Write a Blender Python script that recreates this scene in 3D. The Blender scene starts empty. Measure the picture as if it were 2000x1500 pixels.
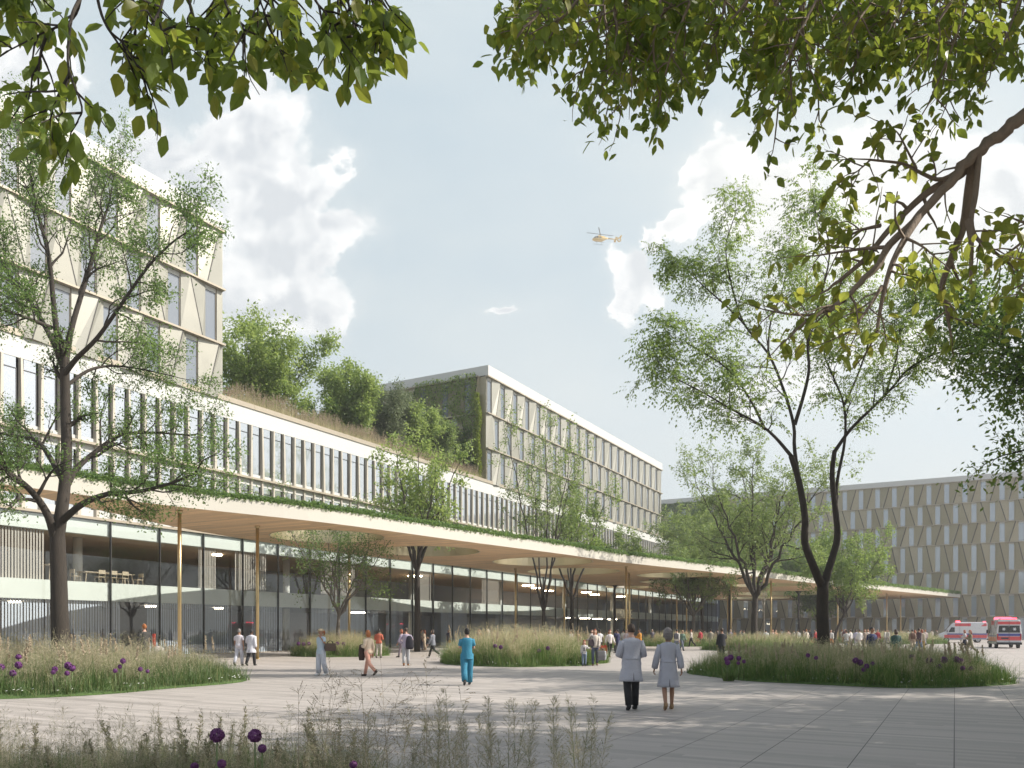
import bpy, math, random
import numpy as np
from mathutils import Vector, Matrix
from mathutils.geometry import delaunay_2d_cdt
SC = bpy.context.scene
COL = SC.collection
PI = math.pi
EYE = 1.68
D1 = np.array([0.480, 0.877]); D2 = np.array([-0.877, 0.480])
TH = math.atan2(0.877, 0.480)
def U(u, v, z=0.0):
    p = D1*u + D2*v
    return Vector((p[0], p[1], z))
def at(px, py, Y):
    return Vector(((px-1000)/1580*Y, Y, EYE+(1230-py)/1580*Y))
def gp(px, fy):
    Y = 1580*EYE/(fy-1230)
    return ((px-1000)/1580*Y, Y)
def tag(o, label=None, cat=None, group=None, kind=None):
    if label: o['label'] = label
    if cat: o['category'] = cat
    if group: o['group'] = group
    if kind: o['kind'] = kind
    return o
def thing(name, label, cat, loc=(0, 0, 0), rotz=0.0, group=None):
    o = bpy.data.objects.new(name, None); COL.objects.link(o)
    o.location = loc; o.rotation_euler = (0, 0, rotz); o.empty_display_size = 0.2
    return tag(o, label, cat, group)
def copy_tree(o, parent=None):
    c = o.copy(); COL.objects.link(c); c.parent = parent
    for ch in o.children: copy_tree(ch, c)
    return c
def link(name, me, parent=None, loc=None, rot=None):
    o = bpy.data.objects.new(name, me); COL.objects.link(o)
    if parent: o.parent = parent
    if loc is not None: o.location = loc
    if rot is not None: o.rotation_euler = rot
    return o
def mesh_np(name, V, faces, mats, smooth=False, mi=None):
    """faces: list of int arrays (n,k)"""
    me = bpy.data.meshes.new(name)
    V = np.asarray(V, dtype=np.float32).reshape(-1, 3)
    faces = [np.asarray(f, dtype=np.int32) for f in faces if len(f)]
    me.vertices.add(len(V)); me.vertices.foreach_set('co', V.ravel())
    loops = np.concatenate([f.ravel() for f in faces])
    tot = np.concatenate([np.full(len(f), f.shape[1], np.int32) for f in faces])
    st = np.concatenate([[0], np.cumsum(tot)[:-1]]).astype(np.int32)
    me.loops.add(len(loops)); me.loops.foreach_set('vertex_index', loops)
    me.polygons.add(len(tot)); me.polygons.foreach_set('loop_start', st)
    if mi is not None: me.polygons.foreach_set('material_index', np.asarray(mi, np.int32))
    me.polygons.foreach_set('use_smooth', np.full(len(tot), bool(smooth)))
    for m in (mats if isinstance(mats, (list, tuple)) else [mats]): me.materials.append(m)
    me.update(calc_edges=True); me.validate()
    return me
class MB:
    def __init__(s): s.V = []; s.F = []; s.M = []
    def add(s, vs, fs, m=0):
        n = len(s.V); s.V.extend([tuple(v) for v in vs])
        for f in fs: s.F.append([i+n for i in f]); s.M.append(m)
    def quad(s, a, b, c, d, m=0): s.add([a, b, c, d], [(0, 1, 2, 3)], m)
    def box(s, a, b, m=0):
        x0, y0, z0 = a; x1, y1, z1 = b
        s.add([(x0,y0,z0),(x1,y0,z0),(x1,y1,z0),(x0,y1,z0),(x0,y0,z1),(x1,y0,z1),(x1,y1,z1),(x0,y1,z1)],
              [(0,3,2,1),(4,5,6,7),(0,1,5,4),(1,2,6,5),(2,3,7,6),(3,0,4,7)], m)
    def loft(s, rings, m=0, cap=True):
        n = len(rings[0]); vs = [p for r in rings for p in r]; fs = []
        for i in range(len(rings)-1):
            for j in range(n):
                k = (j+1) % n
                fs.append((i*n+j, i*n+k, (i+1)*n+k, (i+1)*n+j))
        if cap:
            fs.append(tuple(range(n-1, -1, -1))); b = (len(rings)-1)*n
            fs.append(tuple(range(b, b+n)))
        s.add(vs, fs, m)
    def tube(s, pts, rads, sides=8, m=0, cap=True, squash=None):
        pts = [Vector(p) for p in pts]; rings = []
        if not hasattr(rads, '__len__'): rads = [rads]*len(pts)
        for i, p in enumerate(pts):
            t = (pts[min(i+1, len(pts)-1)]-pts[max(i-1, 0)]).normalized()
            ref = Vector((1, 0, 0)) if abs(t.x) < .8 else Vector((0, 1, 0))
            a = t.cross(ref).normalized(); b = t.cross(a)
            q = squash or 1
            rings.append([p+a*rads[i]*math.cos(2*PI*j/sides)+b*rads[i]*q*math.sin(2*PI*j/sides) for j in range(sides)])
        s.loft(rings, m, cap)
    def ell(s, c, r, m=0, nu=10, nv=7, fn=None):
        rings = []
        for i in range(nv+1):
            f = PI*i/nv; f = min(max(f, .06), PI-.06)
            ring = []
            for j in range(nu):
                a = 2*PI*j/nu
                d = Vector((math.sin(f)*math.cos(a), math.sin(f)*math.sin(a), -math.cos(f)))
                k = fn(d) if fn else 1
                ring.append((c[0]+r[0]*d.x*k, c[1]+r[1]*d.y*k, c[2]+r[2]*d.z*k))
            rings.append(ring)
        s.loft(rings, m)
    def mesh(s, name, mats, smooth=False):
        me = bpy.data.meshes.new(name); me.from_pydata(s.V, [], s.F)
        for m in (mats if isinstance(mats, (list, tuple)) else [mats]): me.materials.append(m)
        me.polygons.foreach_set('material_index', s.M)
        me.polygons.foreach_set('use_smooth', [bool(smooth)]*len(s.F))
        me.update(); return me
    def build(s, name, mats, parent=None, loc=None, rot=None, smooth=False):
        return link(name, s.mesh(name, mats, smooth), parent, loc, rot)
def smooth_poly(pts, n=8):
    P = [np.array(p, float) for p in pts]; P = [2*P[0]-P[1]]+P+[2*P[-1]-P[-2]]; out = []
    for i in range(1, len(P)-2):
        for k in range(n):
            t = k/n; a, b, c, d = P[i-1:i+3]
            out.append(.5*(2*b+(c-a)*t+(2*a-5*b+4*c-d)*t*t+(3*b-a-3*c+d)*t**3))
    out.append(P[-2]); return np.array(out)
# ---------------------------------------------------------------- node helper
class NT:
    def __init__(s, tree): s.t = tree
    def n(s, typ, **kw):
        nd = s.t.nodes.new(typ)
        for k, v in kw.items(): setattr(nd, k, v)
        return nd
    def put(s, sock, v):
        if v is None: return
        if isinstance(v, bpy.types.NodeSocket): s.t.links.new(v, sock)
        else: sock.default_value = v
    def m(s, op, a, b=None, c=None, clamp=False):
        nd = s.n('ShaderNodeMath', operation=op); nd.use_clamp = clamp
        for i, v in enumerate((a, b, c)): s.put(nd.inputs[i], v)
        return nd.outputs[0]
    def v(s, op, a, b=None, c=None):
        nd = s.n('ShaderNodeVectorMath', operation=op)
        for i, x in enumerate((a, b, c)): s.put(nd.inputs[i], x)
        return nd.outputs['Value'] if op in ('LENGTH', 'DOT_PRODUCT') else nd.outputs[0]
    def xyz(s, x, y, z):
        nd = s.n('ShaderNodeCombineXYZ')
        for i, q in enumerate((x, y, z)): s.put(nd.inputs[i], q)
        return nd.outputs[0]
    def sep(s, v):
        nd = s.n('ShaderNodeSeparateXYZ'); s.put(nd.inputs[0], v); return nd.outputs
    def noise(s, vec, scale, detail=4, rough=.5, out='Fac', dist=0):
        nd = s.n('ShaderNodeTexNoise'); s.put(nd.inputs['Vector'], vec)
        nd.inputs['Scale'].default_value = scale; nd.inputs['Detail'].default_value = detail
        nd.inputs['Roughness'].default_value = rough; nd.inputs['Distortion'].default_value = dist
        return nd.outputs['Fac' if out == 'Fac' else 'Color']
    def white(s, vec):
        nd = s.n('ShaderNodeTexWhiteNoise'); s.put(nd.inputs['Vector'], vec); return nd.outputs['Value']
    def rng(s, x, a, b, c=0.0, d=1.0, smooth=False):
        nd = s.n('ShaderNodeMapRange'); nd.interpolation_type = 'SMOOTHSTEP' if smooth else 'LINEAR'
        for i, q in enumerate((x, a, b, c, d)): s.put(nd.inputs[i], q)
        return nd.outputs[0]
    def mix(s, f, a, b, mode='MIX'):
        nd = s.n('ShaderNodeMix', data_type='RGBA', blend_type=mode)
        s.put(nd.inputs[0], f); s.put(nd.inputs[6], a); s.put(nd.inputs[7], b)
        return nd.outputs[2]
    def obj(s): return s.n('ShaderNodeTexCoord').outputs['Object']
def C4(c, k=1.0): return (min(c[0]*k, 1), min(c[1]*k, 1), min(c[2]*k, 1), 1)
_M = {}
def mat(name, col, rough=.6, metal=0.0, var=.1, scale=3.0, bump=0.0, bscale=60.0, spec=.5, col2=None, col3=None, trans=0.0, tcol=None, emit=0.0, stretch=None, coat=0.0):
    if name in _M: return _M[name]
    m = bpy.data.materials.new(name); m.use_nodes = True; N = NT(m.node_tree)
    b = m.node_tree.nodes['Principled BSDF']; out = m.node_tree.nodes['Material Output']
    vec = N.obj()
    if stretch: vec = N.v('MULTIPLY', vec, stretch)
    nz = N.noise(vec, scale, 5, .6)
    c = N.mix(nz, C4(col, 1-var), C4(col, 1+var))
    if col2:                                                   # leaf-to-leaf / blade-to-blade variety
        r = N.n('ShaderNodeNewGeometry').outputs['Random Per Island']
        c = N.mix(N.m('POWER', r, 1.4), c, C4(col2))
        if col3: c = N.mix(N.rng(N.m('FRACT', N.m('MULTIPLY', r, 7.31)), .78, .8), c, C4(col3))
    N.put(b.inputs['Base Color'], c)
    b.inputs['Metallic'].default_value = metal; b.inputs['Specular IOR Level'].default_value = spec
    b.inputs['Coat Weight'].default_value = coat
    N.put(b.inputs['Roughness'], N.rng(nz, .2, .8, max(rough-.08, .02), min(rough+.08, 1)))
    if bump:
        bn = N.n('ShaderNodeBump'); bn.inputs['Strength'].default_value = bump; bn.inputs['Distance'].default_value = .02
        N.put(bn.inputs['Height'], N.noise(vec, bscale, 4, .6)); N.put(b.inputs['Normal'], bn.outputs[0])
    if emit:
        b.inputs['Emission Color'].default_value = C4(col); b.inputs['Emission Strength'].default_value = emit
    if trans:
        t = N.n('ShaderNodeBsdfTranslucent'); N.put(t.inputs[0], N.mix(.5, c, C4(tcol or col)) if tcol else c)
        mx = N.n('ShaderNodeMixShader'); mx.inputs[0].default_value = trans
        N.t.links.new(b.outputs[0], mx.inputs[1]); N.t.links.new(t.outputs[0], mx.inputs[2]); N.t.links.new(mx.outputs[0], out.inputs[0])
    _M[name] = m; return m
# ================================================================ camera, sun, sky
cam = bpy.data.cameras.new('camera'); co = bpy.data.objects.new('camera', cam); COL.objects.link(co)
co.location = (0, 0, EYE); co.rotation_euler = (PI/2, 0, 0)
cam.sensor_width = 36; cam.lens = 36*1580/2000; cam.shift_y = 0.24; cam.clip_start = .05; cam.clip_end = 4000
SC.camera = co
SUN_AZ, SUN_EL = math.radians(0), math.radians(40)
sd = Vector((math.cos(SUN_EL)*math.cos(SUN_AZ), math.cos(SUN_EL)*math.sin(SUN_AZ), math.sin(SUN_EL)))
sl = bpy.data.lights.new('sun', 'SUN'); sl.energy = 5.0; sl.angle = math.radians(.5); sl.color = (1, .94, .84)
so = bpy.data.objects.new('sun', sl); COL.objects.link(so); so.location = (60, -20, 80)
so.rotation_euler = sd.to_track_quat('Z', 'Y').to_euler()
SC.view_settings.view_transform = 'Standard'; SC.view_settings.look = 'None'
SC.view_settings.gamma = 1; SC.view_settings.exposure = 0.52
cy = SC.cycles
cy.max_bounces = 7; cy.diffuse_bounces = 3; cy.glossy_bounces = 3; cy.transmission_bounces = 4; cy.transparent_max_bounces = 8
cy.sample_clamp_indirect = 6; cy.caustics_reflective = False; cy.caustics_refractive = False; cy.blur_glossy = .5
try: cy.use_denoising = True
except Exception: pass
W = bpy.data.worlds.new('World'); SC.world = W; W.use_nodes = True
N = NT(W.node_tree); bg = W.node_tree.nodes['Background']; bg.inputs['Strength'].default_value = .1
sky = N.n('ShaderNodeTexSky', sky_type='NISHITA'); sky.sun_disc = False
sky.sun_elevation = SUN_EL; sky.sun_rotation = PI/2-SUN_AZ; sky.dust_density = 1.6; sky.ozone_density = 1.6; sky.air_density = 1.0
g = N.n('ShaderNodeTexCoord').outputs['Generated']
gx, gy, gz = N.sep(g)
yy = N.m('MAXIMUM', gy, .06)
p = N.xyz(N.m('DIVIDE', gx, yy), N.m('DIVIDE', gz, yy), 0.0)      # direction on the sky, gnomonic about north
front = N.rng(gy, .06, .3)
wz = N.v('SUBTRACT', N.noise(p, 7, 5, .62, 'Color'), (.5, .5, .5))
pw = N.v('ADD', p, N.v('MULTIPLY', wz, (.17, .17, 0)))
BL = [(505,330,95,215),(420,330,150,150),(300,330,170,120),(560,400,130,170),(640,330,60,60),(640,440,115,60),(560,560,140,105),(430,560,190,110),
      (640,600,70,70),(250,420,220,130),(60,160,125,70),(0,230,90,110),
      (1440,345,100,85),(1510,330,70,60),(1370,330,50,50),(1550,410,85,45),(1340,420,50,40),(1480,420,110,60),(1240,530,70,50),(1215,580,45,50),(1285,455,24,30),(970,592,36,16),
      (1750,330,170,90),(1900,400,170,140),(1760,470,140,80),(1640,440,90,40),(1700,700,220,60),(1500,760,160,40),(1960,640,90,60)]
def field(vec):
    d = None
    for (x, y, rx, ry) in BL:
        sx, sy = 1580/rx, 1580/ry; cx, cyy = (x-1000)/1580, (1230-y)/1580
        l = N.v('LENGTH', N.v('MULTIPLY_ADD', vec, (sx, sy, 0), (-cx*sx, -cyy*sy, 0)))
        d = l if d is None else N.m('SMOOTH_MIN', d, l, .25)
    return N.m('SUBTRACT', 1.0, d)
F = field(pw)
def fbm(vec): return N.m('ADD', N.m('MULTIPLY', N.noise(vec, 9, 6, .56), .8), N.m('MULTIPLY', N.noise(vec, 34, 4, .6), .2))
def puff(vec):                                                # rounded cauliflower lobes
    h = None
    for sc, am in ((6.5,1.0),(15,.5),(33,.25)):
        k = N.m('MULTIPLY', N.m('ABSOLUTE', N.m('SUBTRACT', N.noise(vec, sc, 1.5, .5), .5)), am*2)
        h = k if h is None else N.m('ADD', h, k)
    return h
f1 = fbm(pw)
D = N.m('ADD', F, N.m('MULTIPLY', N.m('SUBTRACT', f1, .5), 1.15))
mask = N.m('MULTIPLY', N.rng(D, .0, .26, 0, 1, True), front)
soft = N.m('MULTIPLY', N.rng(D, -.5, .3, 0, .4, True), front)
pc2 = N.v('ADD', p, N.v('MULTIPLY', wz, (.07, .07, 0)))
relief = N.m('MULTIPLY', N.m('SUBTRACT', puff(pc2), puff(N.v('ADD', pc2, (.012, .024, 0)))), 2.3)
lit = N.m('ADD', N.m('ADD', N.rng(D, .0, .8, .88, .22, True), relief), N.m('MULTIPLY', N.m('SUBTRACT', f1, .5), .9), clamp=True)
ccol = N.mix(lit, (5.25, 5.55, 5.85, 1), (8.1, 8.15, 8.1, 1))
# thin high veil and the pale band towards the horizon
vn = N.noise(N.v('MULTIPLY', p, (1.0, 2.2, 1)), 2.2, 5, .5)
hz = N.rng(gz, .0, .66, 1.0, .35, True)
veil = N.m('ADD', N.m('MULTIPLY', hz, .62), N.rng(vn, .35, .7, .0, .5), clamp=True)
base = N.mix(.8, sky.outputs[0], (3.9, 5.0, 5.65, 1))
view = N.m('MULTIPLY', N.rng(gy, -.05, .35, 0, 1, True), N.rng(N.m('DIVIDE', gz, yy), .85, 1.6, 1, .0, True))
base = N.mix(view, sky.outputs[0], base)
c = N.mix(N.m('MULTIPLY', veil, N.rng(view, 0, 1, .35, .92)), base, (5.45, 5.9, 5.98, 1))
# other quarters of the sky, seen only in reflections
gen = N.rng(N.noise(N.v('MULTIPLY', g, (1, 1, 1.8)), 2.6, 7, .58), .5, .62, 0, .8, True)
c = N.mix(N.m('MULTIPLY', gen, N.m('SUBTRACT', 1.0, front)), c, (7.2, 7.4, 7.6, 1))
c = N.mix(soft, c, (5.9, 6.25, 6.35, 1))
c = N.mix(mask, c, ccol)
gl = N.v('LENGTH', N.v('MULTIPLY', N.v('SUBTRACT', p, (.40, .49, 0)), (1, 1, 0)))     # warm sun glow painted into the sky colour
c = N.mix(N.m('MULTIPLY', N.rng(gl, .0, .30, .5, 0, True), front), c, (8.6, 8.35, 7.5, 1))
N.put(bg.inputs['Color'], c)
# ================================================================ materials of the place
PAN = mat('champagne_panel', (.345,.335,.285), .42, .3, .05, .6, col2=(.395,.385,.335))
PANB = mat('shaded_panel', (.30,.262,.17), .42, .3, .06, .5, col2=(.39,.345,.24))  # champagne panel toned darker and yellower: shade of the sunless walls in its colour
FINM = mat('champagne_fin', (.42,.365,.285), .45, .2, .06, 1.5)
FINP = mat('pale_fin', (.52,.475,.40), .5, .1, .06, 1.5)
JNT = mat('dark_joint', (.05,.045,.04), .6)
WHT = mat('white_render', (.60,.60,.58), .7, 0, .05, .5)
CONC = mat('pale_concrete', (.78,.82,.78), .7, 0, .08, .8)
BRASS = mat('brass', (.56,.44,.24), .33, .85, .1, 2.0)
BRASSL = mat('brass_lining', (.72,.62,.42), .32, .9, .12, .35)
STEEL = mat('dark_mullion', (.07,.07,.07), .4, .5)
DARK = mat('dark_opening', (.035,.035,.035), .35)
GREYC = mat('grey_curtain', (.60,.65,.76), .8, 0, .08)
BRNC = mat('warm_curtain', (.50,.46,.42), .8, 0, .08)
INW = mat('interior_wall', (.34,.35,.42), .8)
INF = mat('interior_floor', (.5,.48,.45), .5)
INC = mat('interior_timber', (.42,.29,.18), .6, stretch=(.3,8,1))
def glass_mat(name, tint, base, refl, rough=.03, blend=.28):
    m = bpy.data.materials.new(name); m.use_nodes = True; N = NT(m.node_tree)
    out = m.node_tree.nodes['Material Output']; b = m.node_tree.nodes['Principled BSDF']
    gl = N.n('ShaderNodeBsdfGlossy'); gl.inputs['Roughness'].default_value = rough; gl.inputs['Color'].default_value = (.93,.96,.97,1)
    fr = N.n('ShaderNodeLayerWeight'); fr.inputs['Blend'].default_value = blend
    f = N.rng(fr.outputs['Fresnel'], 0, 1, refl, 1.0)
    mx = N.n('ShaderNodeMixShader'); N.put(mx.inputs[0], f)
    if tint is None:
        b.inputs['Base Color'].default_value = C4(base); b.inputs['Roughness'].default_value = .4
        first = b.outputs[0]
    else:
        t = N.n('ShaderNodeBsdfTransparent'); t.inputs[0].default_value = C4(tint); first = t.outputs[0]
    N.t.links.new(first, mx.inputs[1]); N.t.links.new(gl.outputs[0], mx.inputs[2]); N.t.links.new(mx.outputs[0], out.inputs[0])
    return m
WIN = glass_mat('window_glass', None, (.15,.175,.21), .09, .03, .2)
WINB = glass_mat('block_glass', None, (.30,.34,.40), .22)
WINP = glass_mat('podium_glass', None, (.32,.34,.38), .5)
CLEAR = glass_mat('clear_glass', (.93,.96,.95), None, .07, .01, .2)
def planks(name, col, w, L, var, joint=None, ang=0.0):
    m = bpy.data.materials.new(name); m.use_nodes = True; N = NT(m.node_tree)
    b = m.node_tree.nodes['Principled BSDF']; x, y, z = N.sep(N.obj())
    i = N.m('FLOOR', N.m('DIVIDE', x, w)); off = N.m('MULTIPLY', N.white(N.xyz(i, 3.1, 0)), L)
    j = N.m('FLOOR', N.m('DIVIDE', N.m('ADD', y, off), L))
    r = N.m('ADD', N.m('MULTIPLY', N.white(N.xyz(i, j, 1.7)), .6), N.m('MULTIPLY', N.noise(N.xyz(N.m('MULTIPLY', x, 1.6), N.m('MULTIPLY', y, .05), 0), 1.0, 4, .6), .7))
    c = N.mix(r, C4(col, 1-var), C4(col, 1+var))
    c = N.mix(N.m('MULTIPLY', N.noise(N.obj(), .35, 6, .65), .35), c, C4(col, .72))
    if joint:
        fy = N.m('FRACT', N.m('DIVIDE', y, joint)); jm = N.m('LESS_THAN', fy, .012)
        fx = N.m('FRACT', N.m('DIVIDE', x, w)); jx = N.m('MULTIPLY', N.m('LESS_THAN', fx, .03), .28)
        c = N.mix(N.m('MAXIMUM', jm, jx), c, C4(col, .22))
    N.put(b.inputs['Base Color'], c); N.put(b.inputs['Roughness'], N.rng(r, 0, 1, .5, .72))
    return m
# ================================================================ ground
PAVE = planks('plank_paving', (.37,.335,.31), .17, 3.3, .40, joint=1.14)
g = MB(); R0 = 420; g.quad((-R0,-R0,0), (R0,-R0,0), (R0,R0,0), (-R0,R0,0))
tag(g.build('plaza', PAVE, rot=(0,0,TH), loc=(0,0,0)), kind='structure')
# ================================================================ faceted storeys
WCACHE = {}
def win_mesh(w, h, glass):
    k = (round(w,3), round(h,3), glass.name)
    if k not in WCACHE:
        a = MB(); a.quad((0,0,0), (w,0,0), (w,0,h), (0,0,h))
        f = MB(); t = .05
        f.box((0,-.05,0), (t,.02,h)); f.box((w-t,-.05,0), (w,.02,h)); f.box((t,-.05,h-.30), (w-t,.02,h), 1); f.box((t,-.05,0), (w-t,.02,.16), 1)
        WCACHE[k] = (a.mesh('window', glass), f.mesh('frame', [FINM, WHT]))
    return WCACHE[k]
def facade(root, org, P, rows, sL, sR, M, w, pan, wins, dep=.22, glass=None, fin=.32, last=True):
    """P(s,d,z) -> local point of a faceted storey-by-storey wall; collects window openings"""
    c = MB(); f = MB()
    for (z0, z1, lean, st) in rows:
        zt = z1-.13
        n0 = math.ceil((sL-st)/M); s = st+n0*M
        def flat(a, b):
            if b-a > .02: c.quad(P(a,0,z0), P(b,0,z0), P(b,0,zt), P(a,0,zt), 0)
        if s-sL > 1.6:                                          # a half bay before the first window
            r0, r1 = (s-.55*(s-sL), s-.2) if lean > 0 else (s-.2, s-.55*(s-sL))
            c.quad(P(sL,0,z0), P(r0,dep,z0), P(r1,dep,zt), P(sL,0,zt)); c.quad(P(r0,dep,z0), P(s,0,z0), P(s,0,zt), P(r1,dep,zt))
        else: flat(sL, s)
        while s+w <= sR+.01:
            e = min(s+M, sR); a = s+w; L = e-a
            wins.append((s, z0, zt-z0, w))
            for q in (s, a): c.quad(P(q,0,z0), P(q,-.13,z0), P(q,-.13,zt), P(q,0,zt), 0)
            if L > .9:
                rt, rb = (a+.80*L, a+.30*L) if lean > 0 else (a+.30*L, a+.80*L)
                c.quad(P(a,0,z0), P(rb,dep,z0), P(rt,dep,zt), P(a,0,zt), 0)
                c.quad(P(rb,dep,z0), P(e,0,z0), P(e,0,zt), P(rt,dep,zt), 0)
                j = .03 if pan is PAN else .08
                c.quad(P(rb-j,dep+.012,z0), P(rb+j,dep+.012,z0), P(rt+j,dep+.012,zt), P(rt-j,dep+.012,zt), 1)
            else: flat(a, e)
            s += M
        if sR-s > .02 and s < sR: flat(s, sR)
        m = f; a, b = sL-.02, sR+.02
        pts = [P(a,-.02,zt), P(b,-.02,zt), P(b,fin,zt), P(a,fin,zt), P(a,-.02,z1), P(b,-.02,z1), P(b,fin,z1), P(a,fin,z1)]
        m.add(pts, [(0,3,2,1),(4,5,6,7),(0,1,5,4),(1,2,6,5),(2,3,7,6),(3,0,4,7)])
    c.build('cladding', [pan, JNT], root); f.build('storey_band', FINM, root)
def place_windows(root, P, wins, glass, rz, cam_rank=None):
    """every window a part (> frame); past 100 the rest as one part of kind stuff"""
    M3 = root.matrix_basis
    def key(q):
        p = M3 @ Vector(P(q[0], 0, q[1])); inside = 0 if (p.y > 1 and abs(p.x/p.y) < .66) else 1
        return (inside, p.length)
    ws = sorted(wins, key=key)
    for (s, z, h, w) in ws[:100]:
        a, f = win_mesh(w, h, glass)
        o = link('window', a, root, P(s, -.12, z), (0,0,rz)); link('frame', f, o)
    if len(ws) > 100:
        b = MB()
        for (s, z, h, w) in ws[100:]:
            b.quad(P(s,-.12,z), P(s+w,-.12,z), P(s+w,-.12,z+h), P(s,-.12,z+h), 0)
            b.quad(P(s,-.10,z+h-.3), P(s+w,-.10,z+h-.3), P(s+w,-.10,z+h), P(s,-.10,z+h), 1)
        tag(b.build('windows', [glass, WHT], root), kind='stuff')
def loc(root_uv):                                             # (u,v,z) relative to a root standing at (u0,v0,z0)
    return lambda u, v, z: (u-root_uv[0], v-root_uv[1], z-root_uv[2])
# ---- hospital tower, left
VF = 45.6
def tower(label, u0, u1, v1, rows_s, endwall=None):
    R = thing('hospital_tower', label, 'tower block', U(u0, VF, 18.0), TH)
    P = lambda s, d, z: (s-u0, -d, z-18.0)
    wins = []
    facade(R, None, P, [(18.0,21.9,1,rows_s[0]), (21.9,25.8,-1,rows_s[1]), (25.8,29.9,1,rows_s[0])], u0, u1, 3.03, 1.0, PAN, wins)
    place_windows(R, P, wins, WIN, 0)
    L = u1-u0; D = v1-VF; b = MB()
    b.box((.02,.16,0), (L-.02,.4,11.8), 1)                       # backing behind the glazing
    b.box((L-.3,.4,0), (L-.02,D,11.8), 0)
    b.box((.02,D-.3,0), (L-.3,D,11.8), 0)
    b.build('wall', [PAN, DARK], R)
    r = MB(); r.box((.0,-.30,11.905), (L-.25,D,13.0)); r.build('parapet', WHT, R)
    return R, P
TA, _ = tower('tall pale tower on the roof edge beside the foliage tree, cut by the frame edge', 7.0, 40.5, 61.0, (37.4-3.03*12, 39.0-3.03*12))
b = MB(); b.box((.02,.4,0), (.3,15.1,11.8)); b.build('end_wall', PAN, TA)
TB, _ = tower('long pale rooftop tower behind the roof garden with climbers on its end', 77.3, 138.3, 61.6, (77.6, 79.2))
P2 = lambda s, d, z: (-d, 16.0-s, z-18.0)                        # end wall facing the garden: s runs towards the corner
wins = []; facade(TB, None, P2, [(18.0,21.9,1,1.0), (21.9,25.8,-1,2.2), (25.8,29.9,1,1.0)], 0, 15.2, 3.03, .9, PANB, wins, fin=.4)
place_windows(TB, P2, wins, WIN, -PI/2)
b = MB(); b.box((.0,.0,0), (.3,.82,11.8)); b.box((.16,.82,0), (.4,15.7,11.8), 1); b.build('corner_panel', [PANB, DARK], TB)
# ---- far block across the end of the square
UR = 176.0
RB = thing('hospital_block', 'six storey panel clad block closing the far end behind the ambulances', 'building', U(UR, 60, 0), TH)
P3 = lambda s, d, z: (-d, -s, z)
wins = []
zz = [0, 4.2, 8.4, 12.8, 18.0, 21.9, 25.8, 29.9]
rows = [(zz[i], zz[i+1], 1 if i % 2 == 0 else -1, .6 if i % 2 == 0 else 2.1) for i in range(7)]
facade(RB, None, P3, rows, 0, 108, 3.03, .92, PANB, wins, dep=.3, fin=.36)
place_windows(RB, P3, wins, WINB, -PI/2)
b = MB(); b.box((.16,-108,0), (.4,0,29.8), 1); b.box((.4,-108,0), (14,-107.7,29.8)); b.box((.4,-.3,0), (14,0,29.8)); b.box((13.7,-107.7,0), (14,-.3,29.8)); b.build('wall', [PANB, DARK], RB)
b = MB(); b.box((-.2,-108,29.905), (14,0,30.9)); b.build('parapet', WHT, RB)
# ---- podium: two storeys of tall windows between fins, over the glazed hall
UA, UE = 7.0, 176.0
PD = thing('hospital_podium', 'long low wing of upright fins above the glazed ground floors', 'building', U(UA, VF, 0), TH)
q = lambda u, v, z: (u-UA, v-VF, z)
BAY = 1.115; nb = int((UE-UA)/BAY)
b = MB()
b.box(q(UA,VF+.02,16.8), q(UE,VF+.5,18.0), 0); b.box(q(UA,VF-.06,18.0), q(UE,VF+.5,18.35), 1)       # white band and cap
b.box(q(UA,VF+.02,12.92), q(UE,VF+.5,13.2), 0); b.box(q(UA,VF+.02,8.4), q(UE,VF+.5,8.9), 0); b.box(q(UA,VF+.02,12.35), q(UE,VF+.5,12.78), 0)
b.build('parapet', [WHT, FINM], PD)
b = MB(); b.box(q(UA,VF-.30,12.78), q(UE,VF+.2,12.92)); b.box(q(UA,VF-.62,8.30), q(UE,VF+.02,8.40)); b.build('storey_band', FINM, PD)
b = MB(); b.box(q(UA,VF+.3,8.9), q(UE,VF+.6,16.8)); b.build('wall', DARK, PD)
b = MB(); b.box(q(UA,VF+.5,17.6), q(UE,VF+26,17.98)); b.build('roof', WHT, PD)
f = MB()
for i in range(nb):
    u = UA+.3+i*BAY
    for (z0, z1) in ((12.92,16.8), (8.4,12.78)):
        k = .03 if i % 2 else -.03
        A = [q(u,VF+.1,z0), q(u+.30,VF+.1,z0), q(u+.25+k,VF-.15,z0), q(u+.05+k,VF-.15,z0)]
        B = [q(u+.02,VF+.1,z1), q(u+.26,VF+.1,z1), q(u+.20-k,VF-.11,z1), q(u+.08-k,VF-.11,z1)]
        f.loft([A, B])
f.build('fins', FINP, PD)
w1 = MB(); w1.quad((0,0,0), (.68,0,0), (.68,0,3.6), (0,0,3.6)); w1 = w1.mesh('window', WINP)
w2 = MB(); w2.quad((0,0,0), (.68,0,0), (.68,0,3.45), (0,0,3.45)); w2 = w2.mesh('window', WINP)
fr = MB(); fr.box((.68,-.03,0), (.72,.02,3.0)); fr.box((0,-.03,2.95), (.68,.02,3.0)); fr = fr.mesh('frame', STEEL)
i0 = int((25-UA)/BAY); rest = MB()
for i in range(nb):
    u = UA+.3+i*BAY+.30
    if i0 <= i < i0+50:
        o = link('window', w1, PD, q(u, VF+.05, 13.2)); link('frame', fr, o)
        o = link('window', w2, PD, q(u, VF+.05, 8.9)); link('frame', fr, o)
    else:
        rest.quad(q(u,VF+.05,13.2), q(u+.68,VF+.05,13.2), q(u+.68,VF+.05,16.8), q(u,VF+.05,16.8))
        rest.quad(q(u,VF+.05,8.9), q(u+.68,VF+.05,8.9), q(u+.68,VF+.05,12.35), q(u,VF+.05,12.35))
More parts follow.
